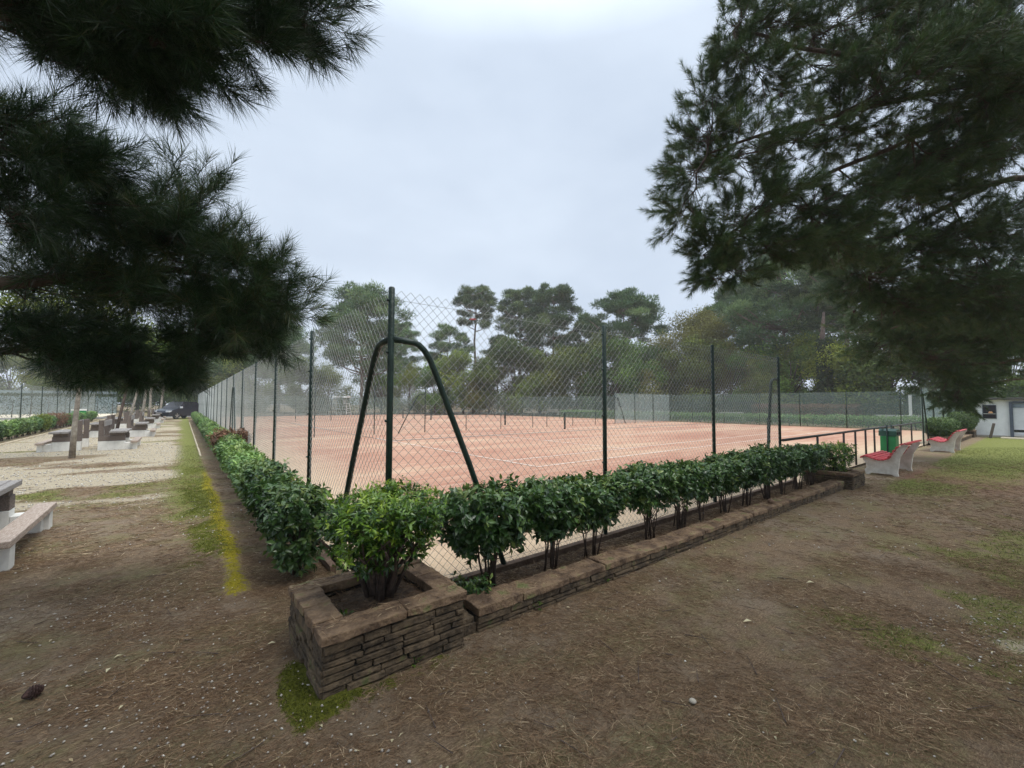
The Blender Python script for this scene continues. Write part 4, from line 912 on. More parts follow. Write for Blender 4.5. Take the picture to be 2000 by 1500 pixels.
# bare twiggy tree
r = np.random.default_rng(77); e_ = put(empty('bare_tree', (0, 0, 0), 'leafless twiggy tree crown rising behind the olive-brown tree', 'tree'), 1372, 57)
A, B, ra, rb = [], [], [], []
def grow(p, d, l, rad, lv):
    q_ = p+d*l; A.append(p); B.append(q_); ra.append(rad); rb.append(rad*.65)
    if lv < 6:
        for k in range(3 if lv else 4):
            grow(q_ if k < 2 else p+d*l*.6, unit(d+r.normal(size=3)*.45+np.array([0, 0, .12])), l*r.uniform(.62, .82), rad*.58, lv+1)
grow(np.array([0, 0, -.2]), np.array([0, 0, 1.]), 4.3, .2, 0)
v, f = rods(A, B, ra, rb, 4); mesh_np('branches', v, f, M['palebark'], e_)
# slim trees between the picnic tables
def slim(loc, H, lean, label, seed, r0=.1, m='palebark'):
    r = np.random.default_rng(seed); e_ = empty('young_tree', loc, label, 'tree', group='slim trees among the picnic tables'); q = MB()
    top = np.array([lean[0], lean[1], H]); pts = [tuple(top*t+np.r_[r.normal(size=2)*.04, 0]*(t > 0)-np.array([0, 0, .1*(t == 0)])) for t in (0, .25, .5, .75, 1)]
    q.tube(pts, [r0*1.15, r0*.9, r0*.8, r0*.6, r0*.25], 9)
    for k in range(7):
        t = r.uniform(.5, 1); p = top*t; q.tube([tuple(p), tuple(p+np.r_[r.normal(size=2)*.6, r.uniform(.3, 1)])], [r0*.35, .01], 5)
    q.build('trunk', M[m], e_, smooth=True)
    n = 2600; c = np.array([r.normal(size=3)*[.8, .8, .5]+top+[0, 0, .2] for _ in range(9)]); S = r.integers(0, 9, n); P = c[S]+r.normal(size=(n, 3))*.4
    v, f = leaves(P, unit(r.normal(size=(n, 3))), unit(r.normal(size=(n, 3))+[0, 0, .5]), .12, .08); mesh_np('crown', v, f, M['broad'], e_, rnd=np.repeat(r.random(n), 4)); return e_
s0 = slim((-3.59, 14.15, 0), 4.0, (.1, -.1), 'thin pale-barked tree in front of the nearest far picnic pair', 1, .068)
for i, (px_, z_, ln, lab) in enumerate([(229, 20, (.5, .3), 'dark slim trunk just right of the nearest far picnic pair'), (250, 27, (.9, .5), 'pale leaning trunk beside the second picnic pair'), (279, 30, (.3, .1), 'pale upright trunk behind the second picnic pair'), (291, 36, (.3, .3), 'pale trunk further down the path beside the third picnic pair'), (311, 44, (.6, .2), 'slim pale leaning trunk near the end of the picnic path')]):
    slim((*place(px_, z_), 0), 4.5+i*.2, ln, lab, 50+i, .065+.012*i, 'bark' if i == 0 else 'palebark')

# ------------------------------------------------------------------ near pines with real needles
class Pine:
    def __init__(s, seed): s.r = np.random.default_rng(seed); s.A = []; s.B = []; s.ra = []; s.rb = []; s.sp = []; s.sd = []; s.sl = []; s.st = []; s.q = MB()
    def limb(s, pts, r0, r1, n=9):
        P = np.array(pts, float); t = np.linspace(0, 1, len(P)); tt = np.linspace(0, 1, len(P)*3)
        S = np.stack([np.interp(tt, t, P[:, i]) for i in range(3)], 1)
        for _ in range(2): S[1:-1] = (S[:-2]+2*S[1:-1]+S[2:])/4
        s.q.tube([tuple(p) for p in S], [r0+(r1-r0)*k for k in tt], n); return S
    def seg(s, a, b_, ra, rb): s.A.append(a); s.B.append(b_); s.ra.append(ra); s.rb.append(rb)
    def lobe(s, anchor, c, R, nsec, nsh, slen=.2, up_=.35, tone=0.0, rad=.02, droop=0.0):
        """a bough from anchor to c that divides into twigs filling the ellipsoid R, each twig ending in needle shoots"""
        r = s.r; anchor, c, R = np.array(anchor, float), np.array(c, float), np.array(R, float)
        base = curve_pts(anchor, c, -.06*np.linalg.norm(c-anchor), 5, .03); L_ = np.linalg.norm(c-anchor)
        for i in range(4): s.seg(base[i], base[i+1], rad*(1-.18*i), rad*(1-.18*(i+1)))
        ax = unit(c-anchor)
        for k in range(nsec):
            t = r.uniform(.35, 1)*4; i = int(min(t, 3)); p = base[i]+(base[i+1]-base[i])*(t-i)
            d = unit(r.normal(size=3)); e_ = c+d*R*r.random()**.4
            m_ = (p+e_)/2+np.array([0, 0, -.08*np.linalg.norm(e_-p)])+r.normal(size=3)*.03
            r1 = rad*.32; s.seg(p, m_, r1, r1*.75); s.seg(m_, e_, r1*.75, r1*.45); dr = unit(e_-m_)
            for j in range(nsh):
                tt = r.uniform(.05, 1.0) if j else 1.0; b_ = m_+(e_-m_)*tt; dd = unit(dr*.8+r.normal(size=3)*.5+np.array([0, 0, up_])+ax*.2); l_ = slen*r.uniform(.6, 1.25)
                if j == 0: dd = unit(dr+np.array([0, 0, up_]))
                s.seg(b_, b_+dd*l_, r1*.4, r1*.25); s.sp.append(b_); s.sd.append(dd); s.sl.append(l_); s.st.append(tone+r.normal()*.14)
    def build(s, e_, nn, NL, NW, mname, segs=1, drp=.1, cull=None):
        s.q.build('trunk', M['bark'], e_, smooth=True)
        v, f = rods(s.A, s.B, s.ra, s.rb, 4); mesh_np('twigs', v, f, M['bark'], e_)
        r = s.r; P0_ = np.array(s.sp); D0 = np.array(s.sd); L0 = np.array(s.sl); n = len(P0_); S = np.repeat(np.arange(n), nn); m_ = len(S)
        t = r.uniform(.15, 1.0, m_)**.8; ax = D0[S]; a = r.uniform(0, 6.28, m_)
        h = unit(np.cross(ax, np.array([.3, .5, .8]))); k2 = np.cross(ax, h)
        spread = np.radians(62-34*t+r.normal(size=m_)*11)[:, None]
        D = unit((h*np.cos(a)[:, None]+k2*np.sin(a)[:, None])*np.sin(spread)+ax*np.cos(spread))
        P = P0_[S]+ax*(L0[S]*t)[:, None]; Ln = NL*r.uniform(.7, 1.1, m_)*(1-.12*t)
        v, f = blades(P, D, Ln, NW, drp, segs, r)
        val = np.clip(.42+np.array(s.st)[S]+r.normal(size=m_)*.15, 0, 1); k = len(f)//m_
        mesh_np('crown', v, f, M[mname], e_, rnd=np.repeat(val, k)); print('needles', m_)
def cones(e_, p, n, s):
    r = random.Random(n)
    for _ in range(n):
        q = MB()
        c = Vector(tuple(p.sp[r.randrange(len(p.sp))])); a = Vector((r.uniform(-.4, .4), r.uniform(-.4, .4), -1)).normalized()
        q.tube([c, c+a*s*.5, c+a*s*1.3, c+a*s*2.0], [s*.35, s*.7, s*.55, s*.1], 7); q.build('cone', M['cone'], e_)
# left pine
p = Pine(3); tl = np.array([*V2W(-5.2, 1.2), 0.])
T = p.limb([tl+[0, 0, -.3], tl+[0, .05, 1.5], tl+[.1, .05, 3.2], tl+[.15, 0, 5.5], tl+[.3, 0, 8]], .26, .12, 12)
l1 = p.limb([tl+[.05, .05, 2.5], at(-350, 620, 2.3), at(-60, 560, 2.7), at(160, 545, 3.0), at(330, 520, 3.3), at(470, 560, 3.5)], .07, .016)
l2 = p.limb([tl+[.1, 0, 3.3], at(-300, 60, 1.9), at(-60, 20, 2.0), at(200, 30, 2.2), at(420, 30, 2.4), at(560, 10, 2.6)], .06, .014)
l3 = p.limb([tl+[.05, .05, 2.2], at(-300, 760, 2.6), at(-40, 690, 3.1), at(140, 680, 3.3), at(290, 690, 3.5)], .05, .014)
l4 = p.limb([tl+[.1, .05, 3.0], at(-320, 330, 2.2), at(-80, 290, 2.5), at(60, 300, 2.6), at(150, 330, 2.8)], .05, .014)
def near(Ls, c):
    c = np.array(c); P = np.concatenate(Ls); return P[np.argmin(np.linalg.norm(P-c, axis=1)+np.abs(P@rt*.0))]
def lobe_px(tree, limbs, px_, py_, dep, rw, rh, rd, nsec, nsh, **k):
    c = at(px_, py_, dep); a = near(limbs, c-np.array(rt)*k.pop('back', .35))
    w_, h_ = rw/F*dep, rh/F*dep; R = np.abs(rt)*w_+np.abs(fw)*rd+np.array([0, 0, h_])*1.0
    tree.lobe(a, c, np.maximum(R, .1), nsec, nsh, **k)
LL = [l1, l2, l3, l4]
for a in [  # px, py, depth, half-width px, half-height px, depth radius, twigs, shoots
        (60, 20, 2.1, 130, 60, .25, 26, 6), (200, 70, 2.2, 110, 75, .25, 26, 6), (330, 130, 2.3, 75, 60, .22, 18, 6), (350, 55, 2.2, 110, 65, .25, 24, 6), (470, 60, 2.4, 85, 60, .22, 18, 6), (570, 15, 2.5, 90, 55, .22, 16, 6),
        (250, -60, 2.2, 160, 60, .3, 18, 6), (480, -60, 2.4, 150, 50, .3, 14, 6), (20, -90, 2.0, 150, 70, .3, 14, 6), (640, -70, 2.7, 80, 60, .2, 8, 6), (60, 60, 2.2, 80, 50, .25, 10, 6), (250, 140, 2.3, 70, 40, .2, 12, 6)]:
    lobe_px(p, [l2], *a, slen=.16, up_=.05, tone=-.16, rad=.012)
for a in [(30, 240, 2.6, 90, 45, .3, 12, 6), (150, 300, 2.7, 55, 30, .25, 6, 5), (30, 290, 2.6, 100, 75, .3, 22, 6), (130, 320, 2.8, 80, 60, .25, 16, 6), (20, 420, 2.7, 110, 80, .35, 26, 6), (170, 420, 2.9, 100, 65, .3, 22, 6)]:
    lobe_px(p, [l4, l1], *a, slen=.17, up_=.15, tone=-.08, rad=.012)
for a in [(290, 400, 3.1, 75, 45, .25, 12, 6), (385, 375, 3.2, 45, 35, .2, 8, 5), (330, 460, 3.2, 90, 60, .3, 22, 6), (420, 500, 3.4, 70, 55, .3, 20, 6), (510, 540, 3.5, 55, 50, .3, 18, 6), (555, 590, 3.6, 45, 45, .25, 16, 6), (480, 610, 3.5, 80, 55, .3, 20, 6),
          (90, 540, 3.0, 120, 70, .35, 28, 6), (250, 560, 3.2, 100, 70, .3, 24, 6), (380, 590, 3.4, 80, 60, .3, 20, 6)]:
    lobe_px(p, [l1], *a, slen=.17, up_=.25, tone=.06, rad=.012)
for a in [(40, 650, 3.1, 110, 55, .3, 26, 6), (170, 680, 3.3, 95, 55, .3, 22, 6), (300, 690, 3.4, 90, 50, .3, 20, 6), (420, 665, 3.5, 75, 45, .3, 18, 6), (500, 650, 3.6, 50, 45, .25, 14, 6), (335, 722, 3.5, 40, 22, .2, 7, 5), (240, 735, 3.4, 60, 28, .2, 8, 5), (130, 715, 3.3, 60, 22, .2, 6, 5)]:
    lobe_px(p, [l3, l1], *a, slen=.16, up_=-.05, tone=-.1, rad=.011)
# the part of the crown that hangs above and behind the viewer
for k in range(18):
    c = np.array([*V2W(random.uniform(-5.5, .3), random.uniform(-3.2, 1.0)), random.uniform(3.6, 5.2)]); p.lobe(T[int(len(T)*.55)], c, (.7, .7, .35), 12, 5, slen=.22, rad=.03)
e_ = empty('pine_tree', (0, 0, 0), 'near pine whose long-needled dark boughs fill the upper left of the photo', 'tree')
p.build(e_, 52, .18, .003, 'needle', 2, .05); cones(e_, p, 26, .03)
# right pine
p = Pine(9); tr = np.array([*V2W(10.2, 5.0), 0.])
T = p.limb([tr+[0, 0, -.3], tr+[0, 0, 2.5], tr+[-.1, .1, 5], tr+[-.1, .2, 8], tr+[-.1, .2, 11]], .34, .14, 12)
la = p.limb([tr+[-.05, .05, 4.4], at(2250, 60, 5.9), at(2000, 130, 5.9), at(1880, 165, 5.9), at(1740, 195, 5.8), at(1600, 232, 5.7), at(1480, 262, 5.6), at(1380, 300, 5.6)], .075, .014, 10)
lb_ = p.limb([at(1735, 195, 5.8), at(1700, 130, 5.7), at(1640, 100, 5.6), at(1560, 95, 5.5), at(1490, 65, 5.5), at(1430, 60, 5.5)], .045, .014)
lc = p.limb([tr+[-.05, 0, 3.8], at(2200, 260, 6.6), at(1960, 220, 6.5), at(1850, 230, 6.4), at(1740, 290, 6.2), at(1620, 330, 6.0), at(1480, 420, 5.9), at(1400, 470, 5.9)], .06, .014)
ld = p.limb([tr+[0, 0, 3.3], at(2200, 380, 7.4), at(1980, 330, 7.5), at(1850, 400, 7.6), at(1720, 470, 7.6), at(1640, 520, 7.6)], .08, .016)
le = p.limb([tr+[0, 0, 2.9], at(2200, 560, 8.6), at(1990, 560, 9), at(1850, 600, 9.4), at(1740, 640, 9.6)], .07, .016)
for a in [(1350, 345, 5.6, 42, 50, .35, 9, 6), (1325, 420, 5.7, 35, 40, .3, 8, 6), (1380, 250, 5.6, 50, 40, .35, 10, 6), (1390, 180, 5.6, 48, 45, .35, 9, 6), (1440, 110, 5.5, 55, 45, .35, 10, 6), (1450, 30, 5.5, 60, 45, .35, 12, 6),
          (1540, 30, 5.5, 90, 60, .5, 14, 6), (1500, 170, 5.6, 80, 50, .5, 12, 6), (1620, 150, 5.7, 80, 50, .5, 12, 6), (1660, 30, 5.7, 110, 70, .6, 26, 6), (1800, 60, 5.9, 110, 70, .7, 30, 6), (1940, 40, 6.0, 110, 80, .7, 30, 6),
          (1450, 300, 5.7, 90, 50, .5, 18, 6), (1560, 270, 5.8, 90, 45, .5, 14, 6), (1680, 250, 5.9, 100, 40, .5, 14, 6), (1800, -40, 5.9, 200, 60, .8, 20, 6), (1880, 120, 5.4, 110, 60, .5, 22, 6), (1980, 150, 5.4, 80, 60, .5, 18, 6), (1760, 150, 5.4, 90, 50, .4, 14, 6), (1900, 210, 5.8, 100, 40, .5, 14, 6), (1720, 60, 6.3, 110, 70, .5, 20, 6), (1860, 90, 6.5, 110, 80, .5, 24, 6), (1980, 110, 6.5, 90, 90, .5, 24, 6), (1640, 210, 6.2, 80, 50, .4, 10, 6), (1560, -50, 5.6, 120, 50, .6, 10, 6)]:
    a = (*a[:6], int(a[6]*2.0), a[7]+1); lobe_px(p, [la, lb_], *a, slen=.2, up_=.4, tone=.05, rad=.016, back=.8)
for a in [(1400, 470, 5.9, 60, 45, .4, 12, 6), (1420, 530, 6.0, 55, 35, .4, 10, 6), (1370, 500, 5.9, 30, 30, .3, 6, 6), (1480, 400, 5.9, 90, 60, .5, 18, 6), (1520, 480, 6.1, 80, 45, .5, 18, 6), (1600, 400, 6.2, 90, 60, .6, 20, 6), (1720, 370, 6.4, 90, 60, .6, 18, 6), (1640, 480, 6.4, 80, 50, .6, 18, 6),
          (1840, 320, 6.6, 110, 70, .7, 24, 6), (1960, 300, 6.8, 100, 80, .7, 26, 6), (1960, 190, 6.3, 80, 60, .6, 12, 6), (1750, 300, 7.0, 110, 70, .5, 20, 6), (1900, 260, 7.2, 120, 70, .5, 26, 6), (1620, 440, 7.0, 80, 50, .5, 12, 6), (1790, 400, 7.2, 100, 70, .5, 24, 6)]:
    a = (*a[:6], int(a[6]*2.4), a[7]+1); lobe_px(p, [lc], *a, slen=.2, up_=.25, tone=-.02, rad=.016, back=.8)
for a in [(1700, 540, 7.6, 80, 50, .7, 22, 6), (1800, 480, 7.6, 100, 70, .8, 30, 6), (1930, 460, 7.7, 110, 80, .8, 34, 6), (1880, 580, 8.2, 120, 70, .8, 34, 6), (1980, 600, 8.3, 90, 80, .8, 26, 6), (1760, 600, 8.2, 80, 50, .7, 24, 6), (2080, 420, 7.6, 80, 100, .7, 16, 6)]:
    a = (*a[:6], int(a[6]*2.6), a[7]+2); lobe_px(p, [ld], *a, slen=.22, up_=.1, tone=-.08, rad=.018, back=.8)
for k in range(16):
    c = np.array([*V2W(random.uniform(-.5, 8.5), random.uniform(-3.5, 3.0)), random.uniform(4.9, 6.5)]); p.lobe(T[int(len(T)*.6)], c, (1.0, 1.0, .5), 12, 5, slen=.25, rad=.04)
e_ = empty('pine_tree', (0, 0, 0), 'near pine whose boughs and tufted needles fill the upper right of the photo', 'tree')
p.build(e_, 74, .125, .0045, 'needle2', 1, .08); cones(e_, p, 30, .04)
# pine further right whose crown hangs down by the fence end
p = Pine(15); t3 = np.array([*V2W(19.0, 11.5), 0.])
T = p.limb([t3+[0, 0, -.3], t3+[0, 0, 3], t3+[-.1, .1, 6], t3+[-.1, .2, 9]], .3, .14, 12)
lf = p.limb([t3+[0, 0, 3.4], at(2300, 640, 11.5), at(2050, 690, 11.6), at(1900, 715, 11.6), at(1800, 690, 11.6), at(1720, 650, 11.6)], .09, .016)
lg = p.limb([t3+[0, 0, 2.6], at(2200, 720, 12.2), at(2000, 735, 12.4), at(1900, 750, 12.6)], .07, .02)
for a in [(1700, 640, 11.5, 60, 45, .8, 22, 7), (1760, 670, 11.5, 70, 45, .9, 28, 7), (1820, 700, 11.6, 75, 50, .9, 30, 7), (1890, 680, 11.6, 80, 50, 1, 34, 7), (1985, 650, 11.6, 90, 55, 1, 34, 7), (2060, 670, 11.6, 60, 60, 1, 12, 7),
          (1850, 750, 12.2, 60, 40, .7, 26, 7), (1880, 760, 12.5, 25, 35, .5, 14, 7), (1950, 705, 12.2, 60, 35, .7, 22, 7), (1790, 610, 11, 90, 60, .9, 34, 7), (1870, 560, 10.5, 110, 60, .9, 40, 7), (1980, 540, 10.5, 110, 70, .9, 40, 7), (1960, 620, 11, 100, 50, .9, 40, 7), (1900, 620, 10.5, 100, 60, .9, 26, 7), (1868, 785, 12.3, 25, 25, .4, 9, 7)]:
    a = (*a[:6], int(a[6]*1.6), a[7]+1); lobe_px(p, [lf, lg], *a, slen=.26, up_=.1, tone=.0, rad=.018, back=.9)
e_ = empty('pine_tree', (0, 0, 0), 'pine on the right whose low dark crown hangs in front of the white building', 'tree')
p.build(e_, 46, .14, .009, 'needle2', 1, .1)
# two unseen pines added behind the viewer: they only shade the ground
for i, (x_, y_) in enumerate([(-1.0, -6.5), (6.5, -4.2)]):
    o = dup(T8, (*V2W(x_, y_), 0), i*2.0, ['unseen pine added behind the viewer to shade the ground', 'unseen pine added behind the viewer on the right to shade the ground'][i], (.8, .8, .62))

# ------------------------------------------------------------------ ground litter
def view_pts(n, z0, z1, pw=1.0, spread=1.32):
    d = z0+(z1-z0)*R_.random(n)**pw; x_ = R_.uniform(-spread, spread, n)*d; return V2W(x_, d)
def outside(x, y):
    court = (x-LS*y > -.15) & (y-RS*x > -.75); pl_ = (x > -.72) & (x < .24) & (y > -.86) & (y < .0); return ~(court | pl_)
def litter(n, z0, z1, Ln, Wd, pw, name, thr, mname='litter', nz_=.006, flat=.12):
    x, y = view_pts(n, z0, z1, pw); g = gmask(x, y); cl = fbm(x, y, 2.6, 21)*.6+fbm(x, y, .8, 22)*.4
    keep = outside(x, y) & (R_.random(n) < sst(cl, thr, thr+.25)*.85+.15) & (g['pale'] < .5) & (g['moss'] < .3) & (R_.random(n) > g['moss2']*1.1); x, y = x[keep], y[keep]; m_ = len(x)
    z = gheight(x, y)+R_.uniform(.0, nz_*2, m_)+.001; an = R_.uniform(0, 6.28, m_)+2*fbm(x, y, 1.5, 30)
    D = unit(np.stack([np.cos(an), np.sin(an), R_.normal(size=m_)*flat], 1)); P = np.stack([x, y, z], 1)
    v, f = blades(P, D, Ln*R_.uniform(.5, 1.2, m_), Wd, .06, 2); tone = np.clip(R_.normal(.45, .24, m_)+(cl[keep]-.5)*.6, 0, 1)
    kind(mesh_np(name, v, f, M[mname], rnd=np.repeat(tone, 3)), 'stuff')
litter(240000, 1.25, 4.5, .08, .0019, .75, 'pine_needle_litter', .34)
litter(130000, 4.5, 12, .1, .004, 1.0, 'pine_needle_litter', .36)
x, y = R_.uniform(.3, 9, 26000), R_.uniform(-.52, -.1, 26000); y = y+RS*x; n = len(x)
an = R_.uniform(0, 6.28, n); v, f = blades(np.stack([x, y, .04+R_.uniform(0, .02, n)], 1), unit(np.stack([np.cos(an), np.sin(an), R_.normal(size=n)*.15], 1)), .08, .0026, .05, 2)
kind(mesh_np('pine_needle_litter', v, f, M['litter'], rnd=np.repeat(R_.random(n), 3)), 'stuff')
x, y = R_.uniform(-.53, .06, 1500), R_.uniform(-.66, -.2, 1500); n = len(x); an = R_.uniform(0, 6.28, n)
v, f = blades(np.stack([x, y, .28+R_.uniform(0, .03, n)], 1), unit(np.stack([np.cos(an), np.sin(an), R_.normal(size=n)*.3], 1)), .07, .0022, .05, 2)
kind(mesh_np('pine_needle_litter', v, f, M['litter'], rnd=np.repeat(R_.random(n)*.8, 3)), 'stuff')
# needles fallen on the coping stones
x = np.concatenate([R_.uniform(-.7, .2, 260), R_.uniform(.4, 8.6, 1500)]); y = np.concatenate([R_.choice([-.76, -.12], 260)+R_.uniform(-.06, .06, 260), -.735-.016*(x[260:]-.235)+R_.uniform(.0, .2, 1500)]); z_ = np.where(np.arange(len(x)) < 260, .372, .168); n = len(x); an = R_.uniform(0, 6.28, n)
v, f = blades(np.stack([x, y, z_], 1), unit(np.stack([np.cos(an), np.sin(an), R_.normal(size=n)*.03], 1)), R_.uniform(.03, .08, n), .0026, .02, 2)
kind(mesh_np('pine_needle_litter', v, f, M['litter'], rnd=np.repeat(R_.random(n), 3)), 'stuff')
# thin fallen twigs
x, y = view_pts(260, 1.4, 9, .8); k = outside(x, y); x, y = x[k], y[k]; n = len(x); an = R_.uniform(0, 6.28, n); ll = R_.uniform(.05, .22, n)
A_ = np.stack([x, y, gheight(x, y)+.012], 1); B_ = A_+np.stack([np.cos(an)*ll, np.sin(an)*ll, R_.uniform(-.004, .01, n)], 1)
v, f = rods(A_, B_, .0035, .0015, 4); kind(mesh_np('twig_litter', v, f, M['bark']), 'stuff')
def scatter_blades(n, z0, z1, mask, Ln, Wd, name, mname, zoff=0, thr=.35, tilt=.5):
    x, y = view_pts(n, z0, z1, 1.0); g = gmask(x, y); keep = outside(x, y) & (g[mask]*(.6+.8*fbm(x, y, 5, 41)) > thr+R_.random(n)*.4) & (g['pale'] < .6)
    x, y = x[keep], y[keep]; m_ = len(x); D = unit(np.stack([R_.normal(size=m_)*tilt, R_.normal(size=m_)*tilt, np.ones(m_)], 1))
    v, f = blades(np.stack([x, y, gheight(x, y)-.003], 1), D, Ln*R_.uniform(.5, 1.2, m_), Wd, .15, 2)
    kind(mesh_np(name, v, f, M[mname], rnd=np.repeat(np.clip(R_.normal(.5, .22, m_), 0, 1), 3)), 'stuff'); print(name, m_)
scatter_blades(150000, 1.6, 9, 'moss', .02, .005, 'moss', 'moss', tilt=.8, thr=.3)
x, y = np.concatenate([R_.uniform(-1.5, .3, 60000), R_.uniform(-1.6, -.7, 60000)]), np.concatenate([R_.uniform(-1.3, .2, 60000), R_.uniform(.8, 7, 60000)]); g = gmask(x, y); keep = outside(x, y) & (g['moss2'] > .25+R_.random(len(x))*.45); x, y = x[keep], y[keep]; n = len(x)
v, f = blades(np.stack([x, y, gheight(x, y)-.002], 1), unit(np.stack([R_.normal(size=n)*.7, R_.normal(size=n)*.7, np.ones(n)], 1)), .016*R_.uniform(.4, 1.2, n), .004, .1, 2)
kind(mesh_np('moss', v, f, M['mossg'], rnd=np.repeat(np.clip(R_.normal(.45, .22, n), 0, 1), 3)), 'stuff')
scatter_blades(260000, 2.0, 16, 'grass', .045, .005, 'grass', 'grass', tilt=.7)
def stones(n, x, y, s, name, mname='pebble'):
    """small angular stones: squashed octahedra"""
    z = gheight(x, y); o = np.array([[1, 0, 0], [0, 1, 0], [-1, 0, 0], [0, -1, 0], [0, 0, .7], [0, 0, -.5]], float)
    V = o[None]*(s*R_.uniform(.6, 1.3, (n, 3)))[:, None, :]*(1+R_.normal(size=(n, 6, 1))*.15)
    a = R_.uniform(0, 6.28, n); c_, s_ = np.cos(a), np.sin(a); Vx = V[..., 0]*c_[:, None]-V[..., 1]*s_[:, None]; Vy = V[..., 0]*s_[:, None]+V[..., 1]*c_[:, None]
    V = np.stack([Vx+x[:, None], Vy+y[:, None], V[..., 2]+z[:, None]+.006], -1).reshape(-1, 3)
    f = np.array([[0, 1, 4], [1, 2, 4], [2, 3, 4], [3, 0, 4], [1, 0, 5], [2, 1, 5], [3, 2, 5], [0, 3, 5]]); Fc = (np.arange(n)[:, None, None]*6+f[None]).reshape(-1, 3)
    kind(mesh_np(name, V, Fc, M[mname], rnd=np.repeat(R_.random(n), 8)), 'stuff')
x, y = view_pts(26000, 1.25, 7, .7); cl = fbm(x, y, 1.1, 51); vx = (x-CAM[0])*CY+(y-CAM[1])*SY; vr = (x-CAM[0])*SY-(y-CAM[1])*CY
dens = sst(cl, .55, .78)*.16*(vr < .4)+1.1*np.exp(-((vr+.7)/.42)**2-((vx-1.7)/.3)**2)+.5*np.exp(-((vr+1.6)/.8)**2-((vx-2.3)/.5)**2)+1.0*np.exp(-((vr-3.5)/.5)**2-((vx-2.9)/.45)**2)+.7*np.exp(-((vr+2.95)/.3)**2-((vx-3.4)/.3)**2)+.03
k = outside(x, y) & (R_.random(len(x)) < dens); x, y = x[k], y[k]; stones(len(x), x, y, (R_.uniform(.0022, .0085, len(x))*(1+.1*vx[k]))[:, None], 'gravel')
x, y = view_pts(40000, 4, 22, 1.0); g = gmask(x, y); k = outside(x, y) & (g['pale'] > .35+R_.random(len(x))*.4) & (x > -7); x, y = x[k], y[k]; stones(len(x), x, y, R_.uniform(.008, .022, len(x))[:, None], 'gravel')
x, y = view_pts(1500, 1.4, 9, .9); k = outside(x, y) & (R_.random(len(x)) < .3+.7*np.exp(-((y+1.0)/.5)**2)); x, y = x[k], y[k]; n = len(x); an = R_.uniform(0, 6.28, n)
v, f = leaves(np.stack([x, y, gheight(x, y)+.008], 1), unit(np.stack([np.cos(an), np.sin(an), R_.normal(size=n)*.2], 1)), unit(np.stack([R_.normal(size=n)*.3, R_.normal(size=n)*.3, np.ones(n)], 1)), R_.uniform(.012, .04, n), R_.uniform(.008, .016, n), .3)
kind(mesh_np('leaf_litter', v, f, M['deadleaf'], rnd=np.repeat(R_.random(n), 4)), 'stuff')
def ground_at(px, py):
    X, Y = px-1000, py-750; dy, dz = math.cos(PIT)+Y/F*math.sin(PIT), math.sin(PIT)-Y/F*math.cos(PIT); t = -1.6/dz; return V2W(X/F*t, dy*t)
for px_, py_, s, an, lab in [(222, 1291, .05, .3, 'pale dry leaf on bare ground, upper one of two at the lower left'), (208, 1318, .055, 1.2, 'pale yellowish leaf, lower one of two at the lower left'), (233, 1390, .04, .9, 'small pale leaf near the lower left, right of the pine cone'), (540, 1257, .05, 2.9, 'pale leaf on the ground just left of the foreground planter'), (1592, 1139, .07, 2.4, 'curled pale leaf on the needle carpet right of the low wall'), (1470, 1214, .07, 2.6, 'flat greyish leaf in the middle of the needle carpet')]:
    x_, y_ = ground_at(px_, py_); e_ = empty('fallen_leaf', (x_, y_, float(gheight(np.array([x_]), np.array([y_]))[0])+.012), lab, 'leaf', an, 'single fallen leaves')
    P = np.array([[0, 0, 0.]]); v, f = leaves(P, np.array([[1, 0, .1]]), np.array([[0, .1, 1.]]), s, s*.42, .3); mesh_np('blade', v, f, M['deadleaf'], e_, rnd=[.95]*4)
x_, y_ = ground_at(62, 1368); e_ = empty('pine_cone', (x_, y_, .0), 'dark reddish open pine cone lying at the lower left', 'pine cone', .6)
r = np.random.default_rng(4); q = MB(); q.tube([(-.035, 0, .028), (0, 0, .03), (.04, 0, .026)], [.008, .014, .004], 8)
for i in range(70):
    t = i/70; a = i*2.4; cx = -.035+.07*t; rr = .034*math.sin(math.pi*(.15+.75*t)); c_, s_ = math.cos(a), math.sin(a)
    b0 = Vector((cx, c_*.008, .03+s_*.008)); tp_ = Vector((cx+.012, c_*rr, max(.002, .03+s_*rr))); sd_ = Vector((0, -s_, c_))*.009
    q.add([b0-sd_*.5, b0+sd_*.5, tp_+sd_, tp_-sd_, tp_+Vector((.004, 0, .003))], [(0, 1, 2, 3), (3, 2, 4)])
q.build('scales', M['cone'], e_); o = e_.children[0]
x_, y_ = ground_at(1355, 1374); e_ = empty('pale_stone', (x_, y_, .008), 'small round pale stone with dark rim on the needles at the lower right', 'stone')
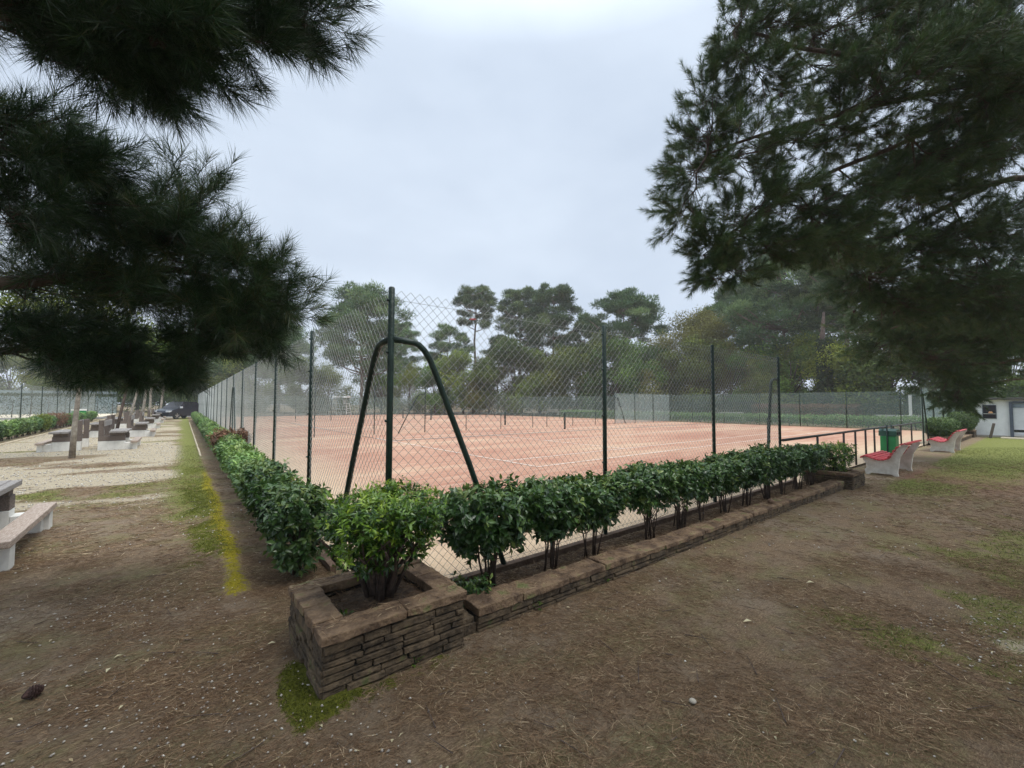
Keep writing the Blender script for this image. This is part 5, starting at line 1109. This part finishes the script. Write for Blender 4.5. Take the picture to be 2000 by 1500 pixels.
MB().tube([(0, 0, 0), (0, 0, .006), (0, 0, .014), (0, 0, .018)], [.014, .019, .016, .006], 10).build('stone', M['concrete'], e_, smooth=True)
for i, (px_, py_, lab) in enumerate([(812, 1298, 'small green weed at the foot of the foreground planter'), (1048, 1190, 'tiny weed growing against the low wall near its left end'), (1180, 1135, 'weed tuft against the low wall, under the third shrub'), (1290, 1090, 'leafy weed hugging the low wall midway along'), (690, 1195, 'weed sprouting in the soil of the foreground planter')]):
    x_, y_ = ground_at(px_, py_); zz = 0
    if i == 4: x_, y_, zz = -.5, -.55, .27
    e_ = empty('weed', (x_, y_, zz), lab, 'weed'); r = np.random.default_rng(i); n = 26; a = r.uniform(0, 6.28, n); el = r.uniform(.2, 1.3, n)
    D = np.stack([np.cos(a)*np.cos(el), np.sin(a)*np.cos(el), np.sin(el)], 1); P = D*r.uniform(0, .04, n)[:, None]*[1, 1, 1.4]
    v, f = leaves(P, D, unit(np.array([[0, 0, 1.]])+r.normal(size=(n, 3))*.2), .04, .016); mesh_np('leaves', v, f, M['pittleaf'], e_, rnd=np.repeat(r.uniform(.2, .6, n), 4))
x_, y_ = ground_at(1530, 1000)
e_ = empty('field_stone', (5.5, -.74, .158), 'small grey stone lying on the coping of the low wall', 'stone'); MB().tube([(0, 0, 0), (0, 0, .02), (.005, 0, .05), (.01, 0, .065)], [.035, .045, .035, .01], 8).build('stone', M['kerb'], e_, smooth=True)

# ------------------------------------------------------------------ mist
HZ = True
if HZ:
    m = bpy.data.materials.new('mist'); m.use_nodes = True; N = m.node_tree.nodes; L = m.node_tree.links; N.remove(N['Principled BSDF'])
    vo = N.new('ShaderNodeVolumePrincipled'); vo.inputs['Color'].default_value = (.94, .96, .99, 1); vo.inputs['Density'].default_value = .0009; vo.inputs['Anisotropy'].default_value = .1
    L.new(vo.outputs[0], N['Material Output'].inputs['Volume'])
    kind(MB().box(-432, 432, -432, 432, -1.2, 26).build('haze', m), 'stuff')
print('objects', len(bpy.data.objects), 'tris', sum(len(o.data.polygons) for o in bpy.data.objects if o.type == 'MESH'))
